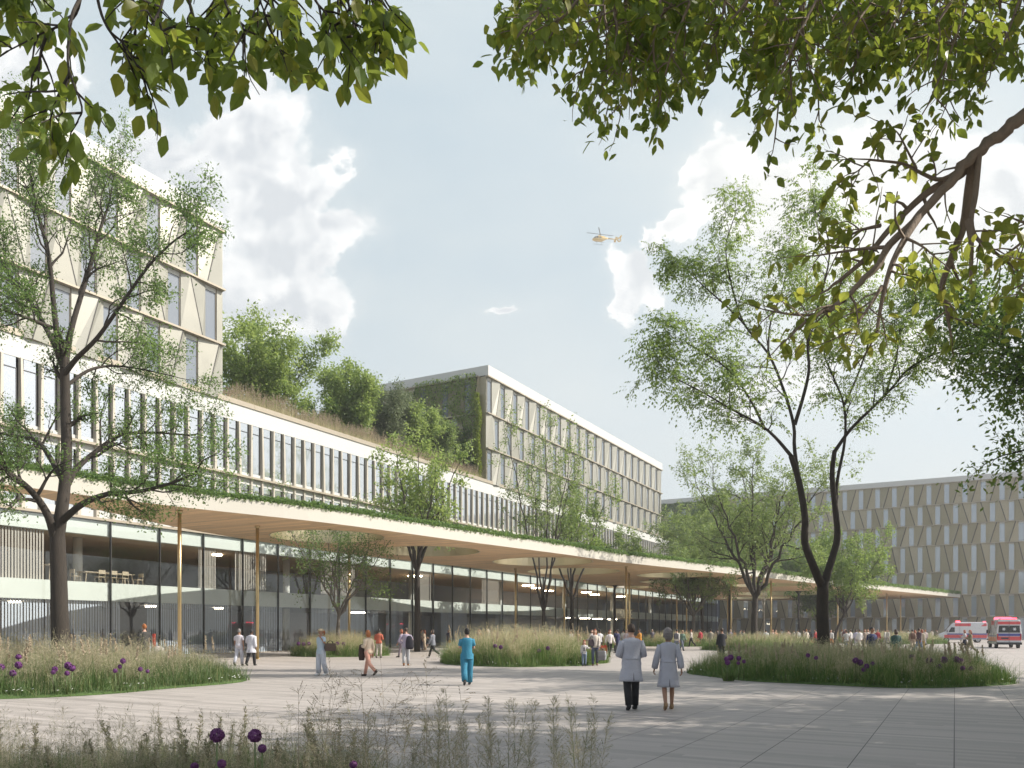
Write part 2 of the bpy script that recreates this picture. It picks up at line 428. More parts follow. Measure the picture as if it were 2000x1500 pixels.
tag(rest.build('windows', WINP, PD), kind='stuff')
# ---- the glazed hall under the podium
VG = 45.0; G0, G1, GM = 10.6, 175.6, 3.47
GH = thing('glazed_hall', 'two storey glass front with curtains behind it under the fin wing', 'glass front', U(G0, VG, 0), TH)
q = lambda u, v, z: (u-G0, v-VG, z)
pm = MB(); pm.quad((0,0,0), (GM-.05,0,0), (GM-.05,0,8.25), (0,0,8.25)); pm = pm.mesh('glass_panel', CLEAR)
mm = MB(); mm.box((-.03,-.05,0), (.03,.10,8.3)); mm = mm.mesh('mullion', STEEL)
ng = int((G1-G0)/GM)
for i in range(ng+1):
    u = G0+i*GM
    link('mullion', mm, GH, q(u, VG, 0))
    if i < ng: link('glass_panel', pm, GH, q(u+.025, VG, .02))
b = MB(); b.box(q(G0,VG-.06,8.25), q(G1,VG+.5,8.297)); b.box(q(G0,VG-.05,0), q(G1,VG+.05,.06)); b.build('rail', FINM, GH)
b = MB(); b.box(q(G0,VG+.13,3.42), q(G1,VG+.6,4.52)); b.build('floor_slab', CONC, GH)
b = MB(); b.box(q(G0,VG+.14,7.35), q(G1,VG+.58,8.2)); b.build('fascia_panel', CONC, GH)
b = MB(); b.box(q(G0,VG+.6,4.3), q(G1,VF+13,4.5)); b.box(q(G0,VG+.12,.003), q(G1,VF+13,.02)); b.build('hall_floor', INF, GH)
b = MB(); b.box(q(G0,VG+.6,7.4), q(G1,VF+13,7.6)); b.box(q(G0,VG+.6,3.4), q(G1,VF+13,3.6), 1); b.build('hall_ceiling', [INC, INW], GH)
b = MB(); b.box(q(G0,VF+13,0), q(G1,VF+13.2,8.2)); b.box(q(G0-.2,VG+.1,0), q(G0,VF+13,8.2)); b.box(q(G1,VG+.1,0), q(G1+.2,VF+13,8.2)); b.build('back_wall', INW, GH)
rr = random.Random(4)
def curtain(u0, u1, z0, z1, m):
    c = MB(); n = int((u1-u0)/.17)
    for i in range(n):
        u = u0+i*.17+rr.uniform(-.01,.01)
        c.quad(q(u,VG+.34,z0), q(u+.115,VG+.37,z0), q(u+.115,VG+.37,z1), q(u,VG+.34,z1))
    c.build('curtain', m, GH)
for a, e in ((15,27.6),(38.2,39.8),(41.4,44.6),(50.4,54.8),(63.5,66.3),(76,80)): curtain(a, e, 4.52, 7.35, BRNC)
for a, e in ((15.6,24.5),(25.2,32.4),(34.2,41.2),(43.0,46.2),(49.0,57.5),(59.0,61.6),(68,73),(79,84),(127,136)): curtain(a, e, .03, 3.42, GREYC)
for u in (31.0, 48.8, 66.0, 84.0, 102.0, 120.0, 138.0):
    c = MB(); c.tube([q(u,VG+2.6,.02), q(u,VG+2.6,7.38)], .27, 16); c.build('column', WHT, GH, smooth=True)
LAMP = mat('ceiling_lamp_glow', (1,.86,.62), emit=22)  # strong glow; lamps added beyond those at the entrance to brighten the hall
for u, v, z in ((103,47.5,3.36),(109,47.5,3.36),(115,48,3.36),(121,48,3.36),(92,48,7.36),(98,50,7.36),(106,52,7.36),(113,49,7.36),(121,51,7.36),(130,50,7.36),(70,50,7.36),(62,51,3.36),(44,50,3.36),(38,50,3.36),(28,49,3.36),(43,49,7.36)):
    c = MB(); c.tube([q(u,v,z-.06), q(u,v,z+.03)], .75 if u > 60 else .35, 24); c.build('ceiling_lamp', LAMP, GH)
# lettering over the entrance
SIGNM = mat('sign_brass', (.92,.86,.68), .5, 0)
def lettering(txt, u, z, h, parent):
    cu = bpy.data.curves.new('lettering', 'FONT'); cu.body = txt; cu.size = h; cu.extrude = .12; cu.offset = .02; cu.space_character = 1.02
    o = bpy.data.objects.new('lettering', cu); COL.objects.link(o)
    dg = bpy.context.evaluated_depsgraph_get(); me = bpy.data.meshes.new_from_object(o.evaluated_get(dg))
    bpy.data.objects.remove(o); me.materials.clear(); me.materials.append(SIGNM)
    link('lettering', me, parent, (u, 0, z), (PI/2, 0, 0))
SG = thing('entrance_sign', 'row of tall brass letters over the main entrance behind the slim posts', 'sign', U(102.0, VG-.45, 3.45), TH)
lettering('CHARITE', 10.6, 0, 1.95, SG)
b = MB(); b.box((10.2,-.02,-.08), (19.9,.1,.0)); b.box((10.2,-.02,1.42), (19.9,.1,1.48)); b.build('rail', BRASS, SG)
# upstairs furniture behind the glass
WOOD = mat('pale_wood', (.55,.45,.33), .5, stretch=(1,6,6))
def table(L, W_, H, u, v, label):
    t = thing('table', label, 'table', U(u, v, 4.5), TH, 'tables on the upper floor')
    m = MB(); m.box((-L/2,-W_/2,H-.05), (L/2,W_/2,H)); m.build('tabletop', WOOD, t)
    for sx in (-1,1):
        for sy in (-1,1):
            m = MB(); m.tube([(sx*(L/2-.15),sy*(W_/2-.1),H-.05), (sx*(L/2-.05),sy*(W_/2-.05),0)], [.035,.025], 6); m.build('leg', WOOD, t)
def chair(u, v, rz, label):
    t = thing('chair', label, 'chair', U(u, v, 4.5), TH+rz, 'pale chairs on the upper floor')
    m = MB(); m.box((-.22,-.22,.42), (.22,.22,.46)); m.build('seat', WOOD, t)
    m = MB(); m.box((-.22,.19,.62), (.22,.23,.86)); m.tube([(-.2,.21,.46), (-.2,.21,.86)], .018, 5); m.tube([(.2,.21,.46), (.2,.21,.86)], .018, 5); m.build('backrest', WOOD, t)
    for sx in (-1,1):
        for sy in (-1,1):
            m = MB(); m.tube([(sx*.19,sy*.19,.42), (sx*.22,sy*.22,0)], .018, 5); m.build('leg', WOOD, t)
table(1.0, .8, 1.05, 29.0, 46.9, 'high pale wooden table upstairs, nearer the foliage tree trunk')
table(3.4, .9, .76, 32.5, 47.0, 'long pale wooden table upstairs beside the white interior column')
for k, u in enumerate((30.4, 31.6, 32.4, 33.2, 34.7)):
    chair(u, 46.3 if 0 < k < 4 else 46.9, PI if 0 < k < 4 else (PI/2 if k == 0 else -PI/2),
          ['pale chair at the high table end of the long upstairs table', 'first pale chair drawn up along the long upstairs table', 'middle pale chair drawn up along the long upstairs table',
           'last pale chair drawn up along the long upstairs table', 'pale chair at the head of the long upstairs table, by the glass joint'][k])
# ================================================================ canopy
ZC, TC = 7.6, .75
CF = smooth_poly([(4,34.6),(18.8,33.9),(26.5,32.7),(34.7,30.4),(45.8,28.8),(57.3,26.9),(65.9,25.8),(78,22.9),(89.4,20.0),(114.4,14.2),(142,6.6),(166,0.2),(170,-.9)], 6)
CB = smooth_poly([(170.4,-.6),(170.5,10),(170,24),(167,38.5),(158,41.5),(140,41.5),(105.7,41.2),(84.8,40.4),(71,40.3),(60,41),(48.4,41.6),(39.2,40.8),(32.1,39.5),(27,37.7),(22.7,36.3),(19.5,35.5),(4,34.9)], 6)
OUT = np.vstack([CF, CB[:-1]])
HOLES = [(640,51.4,3.5),(836,61,3.85),(1060,70.3,4.3),(1120,82,4.6),(1318,87.4,4.0),(1300,99.5,3.1),(1230,112,3.2),(1497,107,4.6),(1535,131,8.2),(1478,150,6.5),(1390,124,3.2),(1638,122,2.6),(1600,146,4.0),(1718,142,1.5)]
HC = []
for px, Y, r in HOLES:
    x = (px-1000)/1580*Y; HC.append((D1[0]*x+D1[1]*Y, D2[0]*x+D2[1]*Y, r))
verts = [Vector(p) for p in OUT]; edges = [(i, (i+1) % len(OUT)) for i in range(len(OUT))]
for (cu, cv, r) in HC:
    n0 = len(verts); k = 40
    verts += [Vector((cu+r*math.cos(2*PI*j/k), cv+r*math.sin(2*PI*j/k))) for j in range(k)]
    edges += [(n0+j, n0+(j+1) % k) for j in range(k)]
cd = delaunay_2d_cdt(verts, edges, [], 0, 1e-5)
cv_, cf_ = cd[0], cd[2]
def inside(p):
    x, y = p; c = False; j = len(OUT)-1
    for i in range(len(OUT)):
        if (OUT[i][1] > y) != (OUT[j][1] > y) and x < (OUT[j][0]-OUT[i][0])*(y-OUT[i][1])/(OUT[j][1]-OUT[i][1])+OUT[i][0]: c = not c
        j = i
    return c and all((x-a)**2+(y-b_)**2 > (r*.995)**2 for a, b_, r in HC)
tri = [f for f in cf_ if inside(sum((cv_[i] for i in f), Vector((0,0)))/len(f))]
CU0 = (60.0, 30.0)
CN = thing('canopy_roof', 'long sweeping flat canopy with planted edge and round skylights over the square', 'canopy', U(CU0[0], CU0[1], 0), TH)
SOFF = planks('timber_soffit', (.74,.53,.32), .30, 6.0, .34)
m_ = bpy.data.materials['timber_soffit']
l3 = lambda p, z: (p[0]-CU0[0], p[1]-CU0[1], z)
b = MB(); b.add([l3(p, ZC) for p in cv_], [tuple(reversed(f)) for f in tri]); b.build('soffit', SOFF, CN)
GREENROOF = mat('sedum_roof', (.10,.15,.05), .9, 0, .35, 1.5, .6, 20)
b = MB(); b.add([l3(p, ZC+TC-.06) for p in cv_], [tuple(f) for f in tri]); b.build('roof_planting', GREENROOF, CN)
b = MB(); n = len(OUT)
b.add([l3(p, ZC-.004) for p in OUT]+[l3(p, ZC+TC) for p in OUT], [(i, (i+1) % n, n+(i+1) % n, n+i) for i in range(n)]); b.build('fascia', mat('cream_fascia', (.60,.57,.50), .6, 0, .03, .3), CN)
for (cu, cv, r) in HC:
    b = MB(); k = 48; pr = [(r, ZC-.02), (r+.09, ZC-.02), (r+.09, ZC+TC+.35), (r, ZC+TC+.35)]
    vs = [(R_*math.cos(2*PI*j/k), R_*math.sin(2*PI*j/k), z-ZC) for (R_, z) in pr for j in range(k)]
    fs = [(a*k+j, ((a+1) % 4)*k+j, ((a+1) % 4)*k+(j+1) % k, a*k+(j+1) % k) for a in range(4) for j in range(k)]
    b.add(vs, fs); b.build('skylight_lining', BRASSL, CN, l3((cu, cv), ZC), smooth=False)
POSTS = [(351,40.1),(503,46.1),(682,59.2),(1007,78),(1102,90.8),(1223,75.6),(1229,84),(1322,112),(1341,124),(1428,90.8),(1421,120),(1506,97.4),(1560,150),(1636,114),(1732,131.7),(1759,139.6)]
pc = MB(); pc.tube([(0,0,0), (0,0,ZC)], .095, 16); pc.tube([(0,0,ZC-.12), (0,0,ZC-.004)], .15, 16); pc.tube([(0,0,.002), (0,0,.03)], .16, 16); pcm = pc.mesh('post', BRASS, True)
for px, Y in POSTS:
    x = (px-1000)/1580*Y; uu, vv = D1[0]*x+D1[1]*Y, D2[0]*x+D2[1]*Y
    link('post', pcm, CN, l3((uu, vv), 0))
# ================================================================ vegetation
BARK = mat('bark_dark', (.052,.042,.034), .9, 0, .6, 5.0, 1.0, 16, stretch=(3,3,.6))
BARKG = mat('bark_grey', (.16,.14,.12), .9, 0, .35, 3.0, .8, 14, stretch=(3,3,.6))
BIRCH = mat('bark_pale', (.42,.40,.36), .85, 0, .35, 4.0, .5, 14, stretch=(1,1,4))
LF1 = mat('leaf_fresh', (.15,.25,.06), .5, 0, .2, .5, col2=(.235,.325,.095), col3=(.11,.205,.05), trans=.52, tcol=(.46,.56,.12))
LF2 = mat('leaf_mid', (.115,.205,.065), .5, 0, .2, .5, col2=(.175,.265,.085), col3=(.08,.16,.05), trans=.5, tcol=(.36,.50,.12))
LF3 = mat('leaf_pale', (.21,.29,.11), .5, 0, .2, .5, col2=(.30,.37,.15), col3=(.15,.24,.08), trans=.5, tcol=(.36,.45,.10))
LF4 = mat('leaf_bough', (.090,.155,.03), .42, 0, .25, 3, col2=(.15,.215,.04), col3=(.235,.235,.04), trans=.52, tcol=(.46,.53,.06))
LF5 = mat('leaf_grey', (.19,.235,.13), .6, 0, .2, .5, col2=(.26,.30,.17), col3=(.15,.19,.09), trans=.4)
LFD = mat('leaf_dark', (.075,.15,.04), .5, 0, .25, .5, col2=(.12,.205,.05), col3=(.18,.23,.04), trans=.45, tcol=(.3,.42,.06))
LFR = mat('leaf_roof', (.24,.34,.10), .5, 0, .2, .5, col2=(.36,.44,.15), col3=(.16,.26,.07), trans=.52, tcol=(.52,.62,.16))
LFY = mat('leaf_lime', (.25,.32,.035), .5, 0, .2, .5, col2=(.34,.40,.05), col3=(.15,.22,.03), trans=.45)
def nrm(a): return a/np.maximum(np.linalg.norm(a, axis=-1, keepdims=True), 1e-9)
class Tree:
    def __init__(s, seed, wig=.18, up=(.06,.10,.06,.0), n=(0,5,5,4), ang=(0,.75,.8,.85), lr=(0,.55,.55,.5), maxlev=3, lo=.3, twigs=5, taper=.35, ls=1.0):
        s.ls = ls
        s.r = random.Random(seed); s.np = np.random.default_rng(seed); s.wig = wig; s.up = up; s.n = n; s.ang = ang; s.lr = lr; s.ml = maxlev; s.lo = lo
        s.T = []; s.tp = []; s.td = []; s.tw = twigs; s.taper = taper
    def rv(s): return Vector((s.r.gauss(0,1), s.r.gauss(0,1), s.r.gauss(0,1)))
    def kids(s, pts, rads, lev, lo, L, cnt=None, leader=True):
        n = len(pts)-1; k = cnt or s.n[lev]
        ph = s.r.uniform(0, 6.28)
        for j in range(k):
            t = lo+(1-lo)*(j+s.r.uniform(.1,.9))/k; f = t*n; i = min(int(f), n-1)
            p = pts[i].lerp(pts[i+1], f-i); r = rads[i]+(rads[i+1]-rads[i])*(f-i)
            d = (pts[i+1]-pts[i]).normalized(); ph += 2.4
            a = d.cross(Vector((.31,.2,.93)) if abs(d.z) < .9 else Vector((1,.1,0))).normalized(); b = d.cross(a)
            an = s.ang[lev]*s.r.uniform(.7,1.25)
            nd = d*math.cos(an)+(a*math.cos(ph)+b*math.sin(ph))*math.sin(an)
            s.grow(p, nd, L*s.lr[lev]*s.r.uniform(.7,1.2)*(1.15-.45*t), max(r*.6, .008), lev)
        if leader and lev <= s.ml:
            d = (pts[-1]-pts[-2]).normalized(); s.grow(pts[-1], d, L*s.lr[lev]*.9, max(rads[-1]*.95, .006), lev)
    def grow(s, p, d, L, r, lev):
        n = 5 if lev < 3 else 4; pts = [p.copy()]; rads = [r]
        for i in range(n):
            d = (d+s.rv()*s.wig+Vector((0,0,1))*s.up[min(lev, len(s.up)-1)]).normalized()
            p = p+d*L/n; pts.append(p.copy()); rads.append(r*(1-(i+1)/n*(1-s.taper)))
        s.T.append((pts, rads, 7 if r > .06 else (5 if r > .02 else 3)))
        if lev >= s.ml:
            for j in range(s.tw):
                f = (.25+.75*(j+1)/s.tw)*n; i = min(int(f), n-1)
                s.tp.append(pts[i].lerp(pts[i+1], f-i)); s.td.append((pts[i+1]-pts[i]).normalized())
        else: s.kids(pts, rads, lev+1, s.lo, L)
    def limb(s, pts, r0, r1, kids=6, L=3.0, lo=.3, lev=1, leader=True, sides=9, n=4, rough=0.0):
        """a main limb along given points; branchlets of level lev grow from it"""
        P = [Vector(p) for p in smooth_poly([tuple(p) for p in pts], n)]
        if rough: P = [P[0]]+[p+s.rv()*rough for p in P[1:-1]]+[P[-1]]
        k = len(P)-1; R = [r0+(r1-r0)*(i/k)**.8 for i in range(k+1)]
        s.T.append((P, R, sides))
        if kids: s.kids(P, R, lev, lo, L/s.lr[lev]*s.ls, kids, leader)
        return P
    def wood(s, name, m, parent, org):
        grp = {}
        for pts, rads, sd_ in s.T: grp.setdefault((len(pts), sd_), []).append((pts, rads))
        VV = []; FF = []; off = 0
        for (n, k), L in grp.items():
            P = np.array([[tuple(p) for p in a] for a, b in L]); R = np.array([b for a, b in L])
            T = np.empty_like(P); T[:,1:-1] = P[:,2:]-P[:,:-2]; T[:,0] = P[:,1]-P[:,0]; T[:,-1] = P[:,-1]-P[:,-2]; T = nrm(T)
            m0 = nrm(P[:,-1]-P[:,0]); ref = np.where(np.abs(m0[:,2:3]) < .75, np.array([[0,0,1.]]), np.array([[1.,.2,0]]))[:,None,:]
            A = nrm(np.cross(T, ref)); B = np.cross(T, A)
            an = np.arange(k)*2*PI/k
            V = P[:,:,None,:]+(A[:,:,None,:]*np.cos(an)[None,None,:,None]+B[:,:,None,:]*np.sin(an)[None,None,:,None])*R[:,:,None,None]
            N_ = len(L); base = (np.arange(N_)*n*k)[:,None,None]; i = np.arange(n-1)[None,:,None]*k; j = np.arange(k)[None,None,:]; j2 = (j+1) % k
            F = np.stack([base+i+j, base+i+j2, base+i+k+j2, base+i+k+j], -1).reshape(-1, 4)+off
            VV.append(V.reshape(-1,3)); FF.append(F); off += N_*n*k
        V = np.concatenate(VV)-np.array(org)
        return link(name, mesh_np(name, V, FF, m, True), parent)
    def leaves(s, m, parent, org, per=6, size=.12, asp=.5, spread=.25, droop=.3, kind='leaf', name='crown', keep=None):
        P = np.array([tuple(p) for p in s.tp]); Dr = np.array([tuple(p) for p in s.td]); g_ = s.np
        if kind == 'pinnate':
            P = np.repeat(P, per, 0); Dr = np.repeat(Dr, per, 0); n = len(P)
            ax = nrm(Dr*.5+g_.normal(0,.75,(n,3))*[1,1,.5]); k = 5
            L = size*4.6*g_.uniform(.7,1.15,(n,1)); out = []
            for i in range(k):
                t = (i+1)/k; c = P+ax*L*t+np.array([0,0,-1])*L*.35*t*t
                sdv = nrm(np.cross(ax, [0,0,1.])+1e-6)
                for sg in (-1,1):
                    dd = nrm(ax*.55+sdv*sg*.55+np.array([0,0,-.75])+g_.normal(0,.12,(n,3)))
                    out.append((c, dd))
            out.append((P+ax*L*1.0+np.array([0,0,-1])*L*.35, nrm(ax+np.array([0,0,-.6]))))
            P = np.concatenate([a for a, b in out]); Dv = np.concatenate([b for a, b in out])
        else:
            P = np.repeat(P, per, 0); Dr = np.repeat(Dr, per, 0); n = len(P)
            P = P+g_.normal(0, spread, (n,3)); Dv = nrm(Dr*.5+g_.normal(0,.7,(n,3))+np.array([0,0,-droop]))
        if keep is not None:
            ok = keep(P); P = P[ok]; Dv = Dv[ok]
        n = len(P); L = size*g_.uniform(.65,1.25,(n,1))
        up = nrm(g_.normal(0,.45,(n,3))+np.array([0,0,1.])); S = nrm(np.cross(Dv, up)+1e-6); Nn = np.cross(S, Dv)
        if kind == 'big':
            prof = [(0,.0),(.2,.32),(.5,.5),(.8,.28),(1,.0)]; rows_ = []
            for (t, w) in prof:
                mid = P+Dv*L*t+np.array([0,0,-1])*L*.16*t*t
                if w == 0: rows_.append([mid])
                else: rows_.append([mid-S*L*w*asp+Nn*L*.07, mid, mid+S*L*w*asp+Nn*L*.07])
            V = np.stack([a for r_ in rows_ for a in r_], 1).reshape(-1,3); b0 = np.arange(n)[:,None]*11
            q4 = np.array([(1,2,5,4),(2,3,6,5),(4,5,8,7),(5,6,9,8)]); t3 = np.array([(0,2,1),(0,3,2),(7,8,10),(8,9,10)])
            return link(name, mesh_np(name, V-np.array(org), [(b0[:,:,None]+q4[None]).reshape(-1,4), (b0[:,:,None]+t3[None]).reshape(-1,3)], m), parent)
        V = np.stack([P, P+Dv*L*.45-S*L*asp*.5, P+Dv*L, P+Dv*L*.45+S*L*asp*.5], 1).reshape(-1,3)
        F = (np.arange(n)[:,None]*4+np.arange(4)[None])
        return link(name, mesh_np(name, V-np.array(org), [F], m), parent)
def tree_thing(label, base, group=None, name='tree', cat='tree'): return thing(name, label, cat, base, 0, group)
# ---- the broad foliage tree on the left bed
Y0 = 27.0
def L1(*pp): return [at(x, y, Y0+d) for x, y, d in pp]
t = Tree(11, ls=.66, wig=.2, up=(.05,.05,.04,.02), n=(0,6,5,5), ang=(0,.8,.8,.8), lr=(0,.6,.6,.55), twigs=4)
base = at(118, 1328, Y0)
tr = t.limb([base]+L1((118,1250,0),(116,1180,0),(114,1110,.0),(112,1050,0)), .30, .24, 0)
A = t.limb(L1((112,1050,0),(120,1000,.0),(126,950,.2),(130,880,.3),(128,800,.4),(126,720,.3)), .22, .15, 2, 1.6, .6)
t.limb(L1((110,1060,0),(95,1010,-.3),(70,970,-.7),(40,940,-1.2),(0,915,-1.8),(-50,900,-2.3)), .16, .05, 10, 2.0)
t.limb(L1((118,1020,0),(160,985,-.5),(210,965,-1.1),(270,960,-1.6),(330,945,-2.0),(380,925,-2.2)), .13, .03, 12, 2.1)
t.limb(L1((124,960,.2),(150,915,.8),(190,880,1.5),(235,850,2.1),(300,845,2.7),(370,850,3.1)), .13, .03, 12, 2.2)
t.limb(L1((124,940,.2),(95,890,.8),(70,860,1.3),(20,850,1.8),(-30,840,2.3)), .11, .04, 10, 2.0)
t.limb(L1((126,730,.3),(150,700,-.4),(190,660,-1.0),(240,590,-1.6),(290,520,-2.0),(335,475,-2.4),(370,450,-2.7)), .10, .02, 13, 2.3)
t.limb(L1((126,720,.3),(100,660,.8),(60,590,1.3),(20,540,1.7),(-20,470,2.0)), .12, .03, 12, 2.4)
t.limb(L1((126,720,.3),(140,640,.5),(170,540,.9),(195,450,1.2),(212,400,1.5),(222,345,1.6)), .12, .02, 14, 2.5)
t.limb(L1((116,700,.3),(105,600,.1),(95,500,-.2),(70,400,-.6),(60,345,-.8),(52,305,-.9)), .11, .02, 14, 2.5)
t.limb(L1((122,760,.4),(170,725,1.3),(215,715,2.1),(270,720,2.8),(340,735,3.2)), .07, .02, 11, 1.9)
t.limb(L1((100,640,.2),(50,620,-.8),(-10,600,-1.8)), .08, .03, 9, 2.2)
R = tree_thing('big spreading fine leaved tree growing from the tall grass bed before the hall glass', base)
t.wood('trunk', BARK, R, base); t.leaves(LF2, R, base, 3, .105, .5, .13, .2)
# ---- the airy tree on the right bed
Y0 = 32.0
t = Tree(23, ls=.58, wig=.2, up=(.05,.07,.05,.02), n=(0,5,4,3), ang=(0,.65,.7,.75), lr=(0,.6,.6,.6), twigs=3)
base = at(1610, 1313, Y0)
t.limb([base]+L1((1608,1250,0),(1606,1190,0),(1607,1140,0)), .27, .22, 0)
lt = L1((1607,1150,0),(1590,1110,-.2),(1572,1060,-.4),(1572,1010,-.5),(1560,940,-.6),(1545,890,-.7))
t.limb(lt, .175, .11, 0)
rt = L1((1608,1145,0),(1622,1100,.2),(1635,1050,.4),(1632,1000,.5),(1625,930,.6),(1630,880,.7))
t.limb(rt, .165, .09, 0)
t.limb(L1((1566,975,-.5),(1552,880,-.3),(1550,830,-.1),(1530,760,.1),(1500,690,.4),(1452,630,.8),(1425,540,1.1),(1418,480,1.3),(1432,430,1.4)), .085, .02, 13, 2.4)
t.limb(L1((1545,890,-.7),(1515,855,-1.2),(1485,830,-1.6),(1430,800,-2.1),(1370,765,-2.5),(1320,740,-2.7)), .075, .018, 13, 2.4)
t.limb(L1((1495,840,-1.4),(1465,780,-1.6),(1420,720,-2.0),(1350,675,-2.4),(1330,670,-2.5)), .055, .015, 11, 2.0)
t.limb(L1((1452,630,.8),(1410,590,1.0),(1370,555,1.3),(1335,520,1.5)), .045, .012, 10, 1.8)
t.limb(L1((1552,830,-.1),(1570,770,-.5),(1580,720,-.9),(1578,660,-1.2),(1600,590,-1.5),(1620,500,-1.7),(1610,440,-1.9),(1590,410,-2.0)), .08, .015, 12, 2.3)
t.limb(L1((1500,690,.4),(1505,630,.9),(1530,560,1.3),(1540,500,1.6)), .05, .012, 10, 2.0)
t.limb(L1((1632,1000,.5),(1635,940,.9),(1650,860,1.2),(1648,790,1.4),(1625,730,1.6),(1610,680,1.9),(1640,600,2.2)), .08, .02, 12, 2.3)
t.limb(L1((1630,882,.7),(1660,840,.3),(1700,800,-.1),(1740,760,-.5),(1775,720,-1.0),(1830,690,-1.4),(1870,680,-1.8)), .08, .02, 13, 2.2)
t.limb(L1((1730,770,-.5),(1750,700,-.4),(1760,640,-.2),(1790,590,.1),(1815,560,.4)), .05, .012, 11, 2.0)
t.limb(L1((1650,790,1.4),(1680,720,1.8),(1700,650,2.2),(1690,590,2.5)), .055, .012, 11, 2.2)
R = tree_thing('airy open tree with hanging compound leaves rising from the purple flowered bed', base)
t.wood('trunk', BARK, R, base); t.leaves(LF1, R, base, 1, .12, .42, .1, kind='pinnate', keep=lambda P: np.random.default_rng(6).uniform(0,1,len(P)) < .8)
# ---- generic trees
def auto_tree(label, px, Y, H, fork, spread, seed, leaf, r=.15, stems=4, per=6, size=.16, bark=BARK, lean=0.0, z0=0.0, group=None, kind='leaf', lev1=6, L=None, name='tree', cat='tree', base=None, flat=1.0, low=.25, sp=.16, asp=.55):
    base = base or at(px, 1230+(EYE-z0)*1580/Y, Y)
    rr_ = random.Random(seed); t = Tree(seed, wig=.22, up=(.05,.06,.04,.0), n=(0,lev1,4,4), ang=(0,.75,.8,.85), lr=(0,.55,.55,.55), twigs=3)
    top = base+Vector((lean, 0, fork)); mid = base+Vector((lean*.3+rr_.uniform(-.1,.1), 0, fork*.5))
    if fork > .2: t.limb([base, mid, top], r, r*.8, 0, rough=0)
    a0 = rr_.uniform(0, 6.28)
    for k in range(stems):
        a = a0+k*2*PI/stems+rr_.uniform(-.3,.3); s_ = spread*rr_.uniform(.6,1.0); h = (H-fork)*rr_.uniform(.72,1.0)
        dx, dy = math.cos(a)*s_, math.sin(a)*s_*flat
        pts = [top, top+Vector((dx*.28, dy*.28, h*.28)), top+Vector((dx*.6, dy*.6, h*.6)), top+Vector((dx, dy, h*.97))]
        t.limb(pts, r*.62, r*.12, lev1+3, L or spread*.55, low, rough=.05*spread/3)
    c = top+Vector((rr_.uniform(-.3,.3), 0, (H-fork)))
    t.limb([top, top.lerp(c, .5)+Vector((rr_.uniform(-.4,.4), rr_.uniform(-.4,.4), 0)), c], r*.55, r*.1, lev1+4, L or spread*.5, low, rough=.05)
    R = tree_thing(label, base, group, name, cat)
    per = max(2, round(per*.62)); t.wood('trunk', bark, R, base); t.leaves(leaf, R, base, per, size*1.06, asp, sp, .25, kind=kind)
    return R
PG = 'trees growing up through the canopy skylights'
auto_tree('pale green tree with forked dark trunk before the canopy edge, beside the airy tree', 1475, 68, 15.5, 4.4, 5.6, 31, LF3, .30, 6, 6, .20, lev1=7)
auto_tree('small tree in the round bed under the first skylight, near the brown bag', 662, 52, 8.4, 2.6, 4.0, 32, LF2, .13, 6, 4, .14, BARKG, group=PG, lev1=4)
auto_tree('bright green tree through the second skylight, trunk beside the jacket carrying man', 815, 62.5, 15.2, 6.2, 3.4, 33, LFR, .26, 6, 4, .24, group=PG, lev1=5, low=.3)
auto_tree('twin stemmed tree through the third skylight behind the tall straw grass bed', 1062, 70.5, 18.6, 3.2, 4.4, 34, LF3, .19, 4, 4, .19, group=PG, lev1=5, low=.5)
auto_tree('forked tree through the fourth skylight behind the mother and child', 1117, 82, 15.5, 4.6, 4.2, 35, LF1, .24, 4, 5, .22, group=PG, lev1=6, low=.5)
auto_tree('round crowned tree under the canopy behind the red shirted shopper', 1355, 94, 9.8, 3.2, 4.6, 36, LF3, .22, 6, 6, .24, BARKG, group=PG)
auto_tree('slender white stemmed tree under the canopy, beside the fork of the pale green tree', 1492, 104, 9.5, 4.8, 2.0, 37, LF3, .09, 3, 4, .2, BIRCH, group=PG, lev1=3)
auto_tree('leaning bushy tree behind the airy tree trunk, in front of the canopy end', 1628, 92, 10.6, 3.4, 5.0, 38, LF1, .17, 6, 7, .24, lean=1.2)
auto_tree('leafy tree rising above the planted canopy edge beyond the fin wing', 1372, 105, 15.0, 8.0, 6.0, 39, LF3, .22, 6, 8, .26, group=PG)
auto_tree('bushy tree rising above the canopy just left of the pale green tree', 1425, 120, 17.0, 8.0, 6.5, 40, LF1, .22, 6, 8, .28, group=PG)
auto_tree('green tree rising above the canopy before the far block windows', 1560, 131, 13.5, 7.5, 5.5, 41, LF2, .2, 6, 7, .28, group=PG)
auto_tree('low leafy tree rising above the canopy before the end of the fin wing', 1200, 108, 13.2, 7.0, 3.6, 42, LF1, .2, 5, 6, .24, group=PG)
auto_tree('dark shadowy tree between the posts under the far canopy end', 1600, 140, 9.5, 3.0, 5.0, 43, LFD, .2, 6, 6, .3)
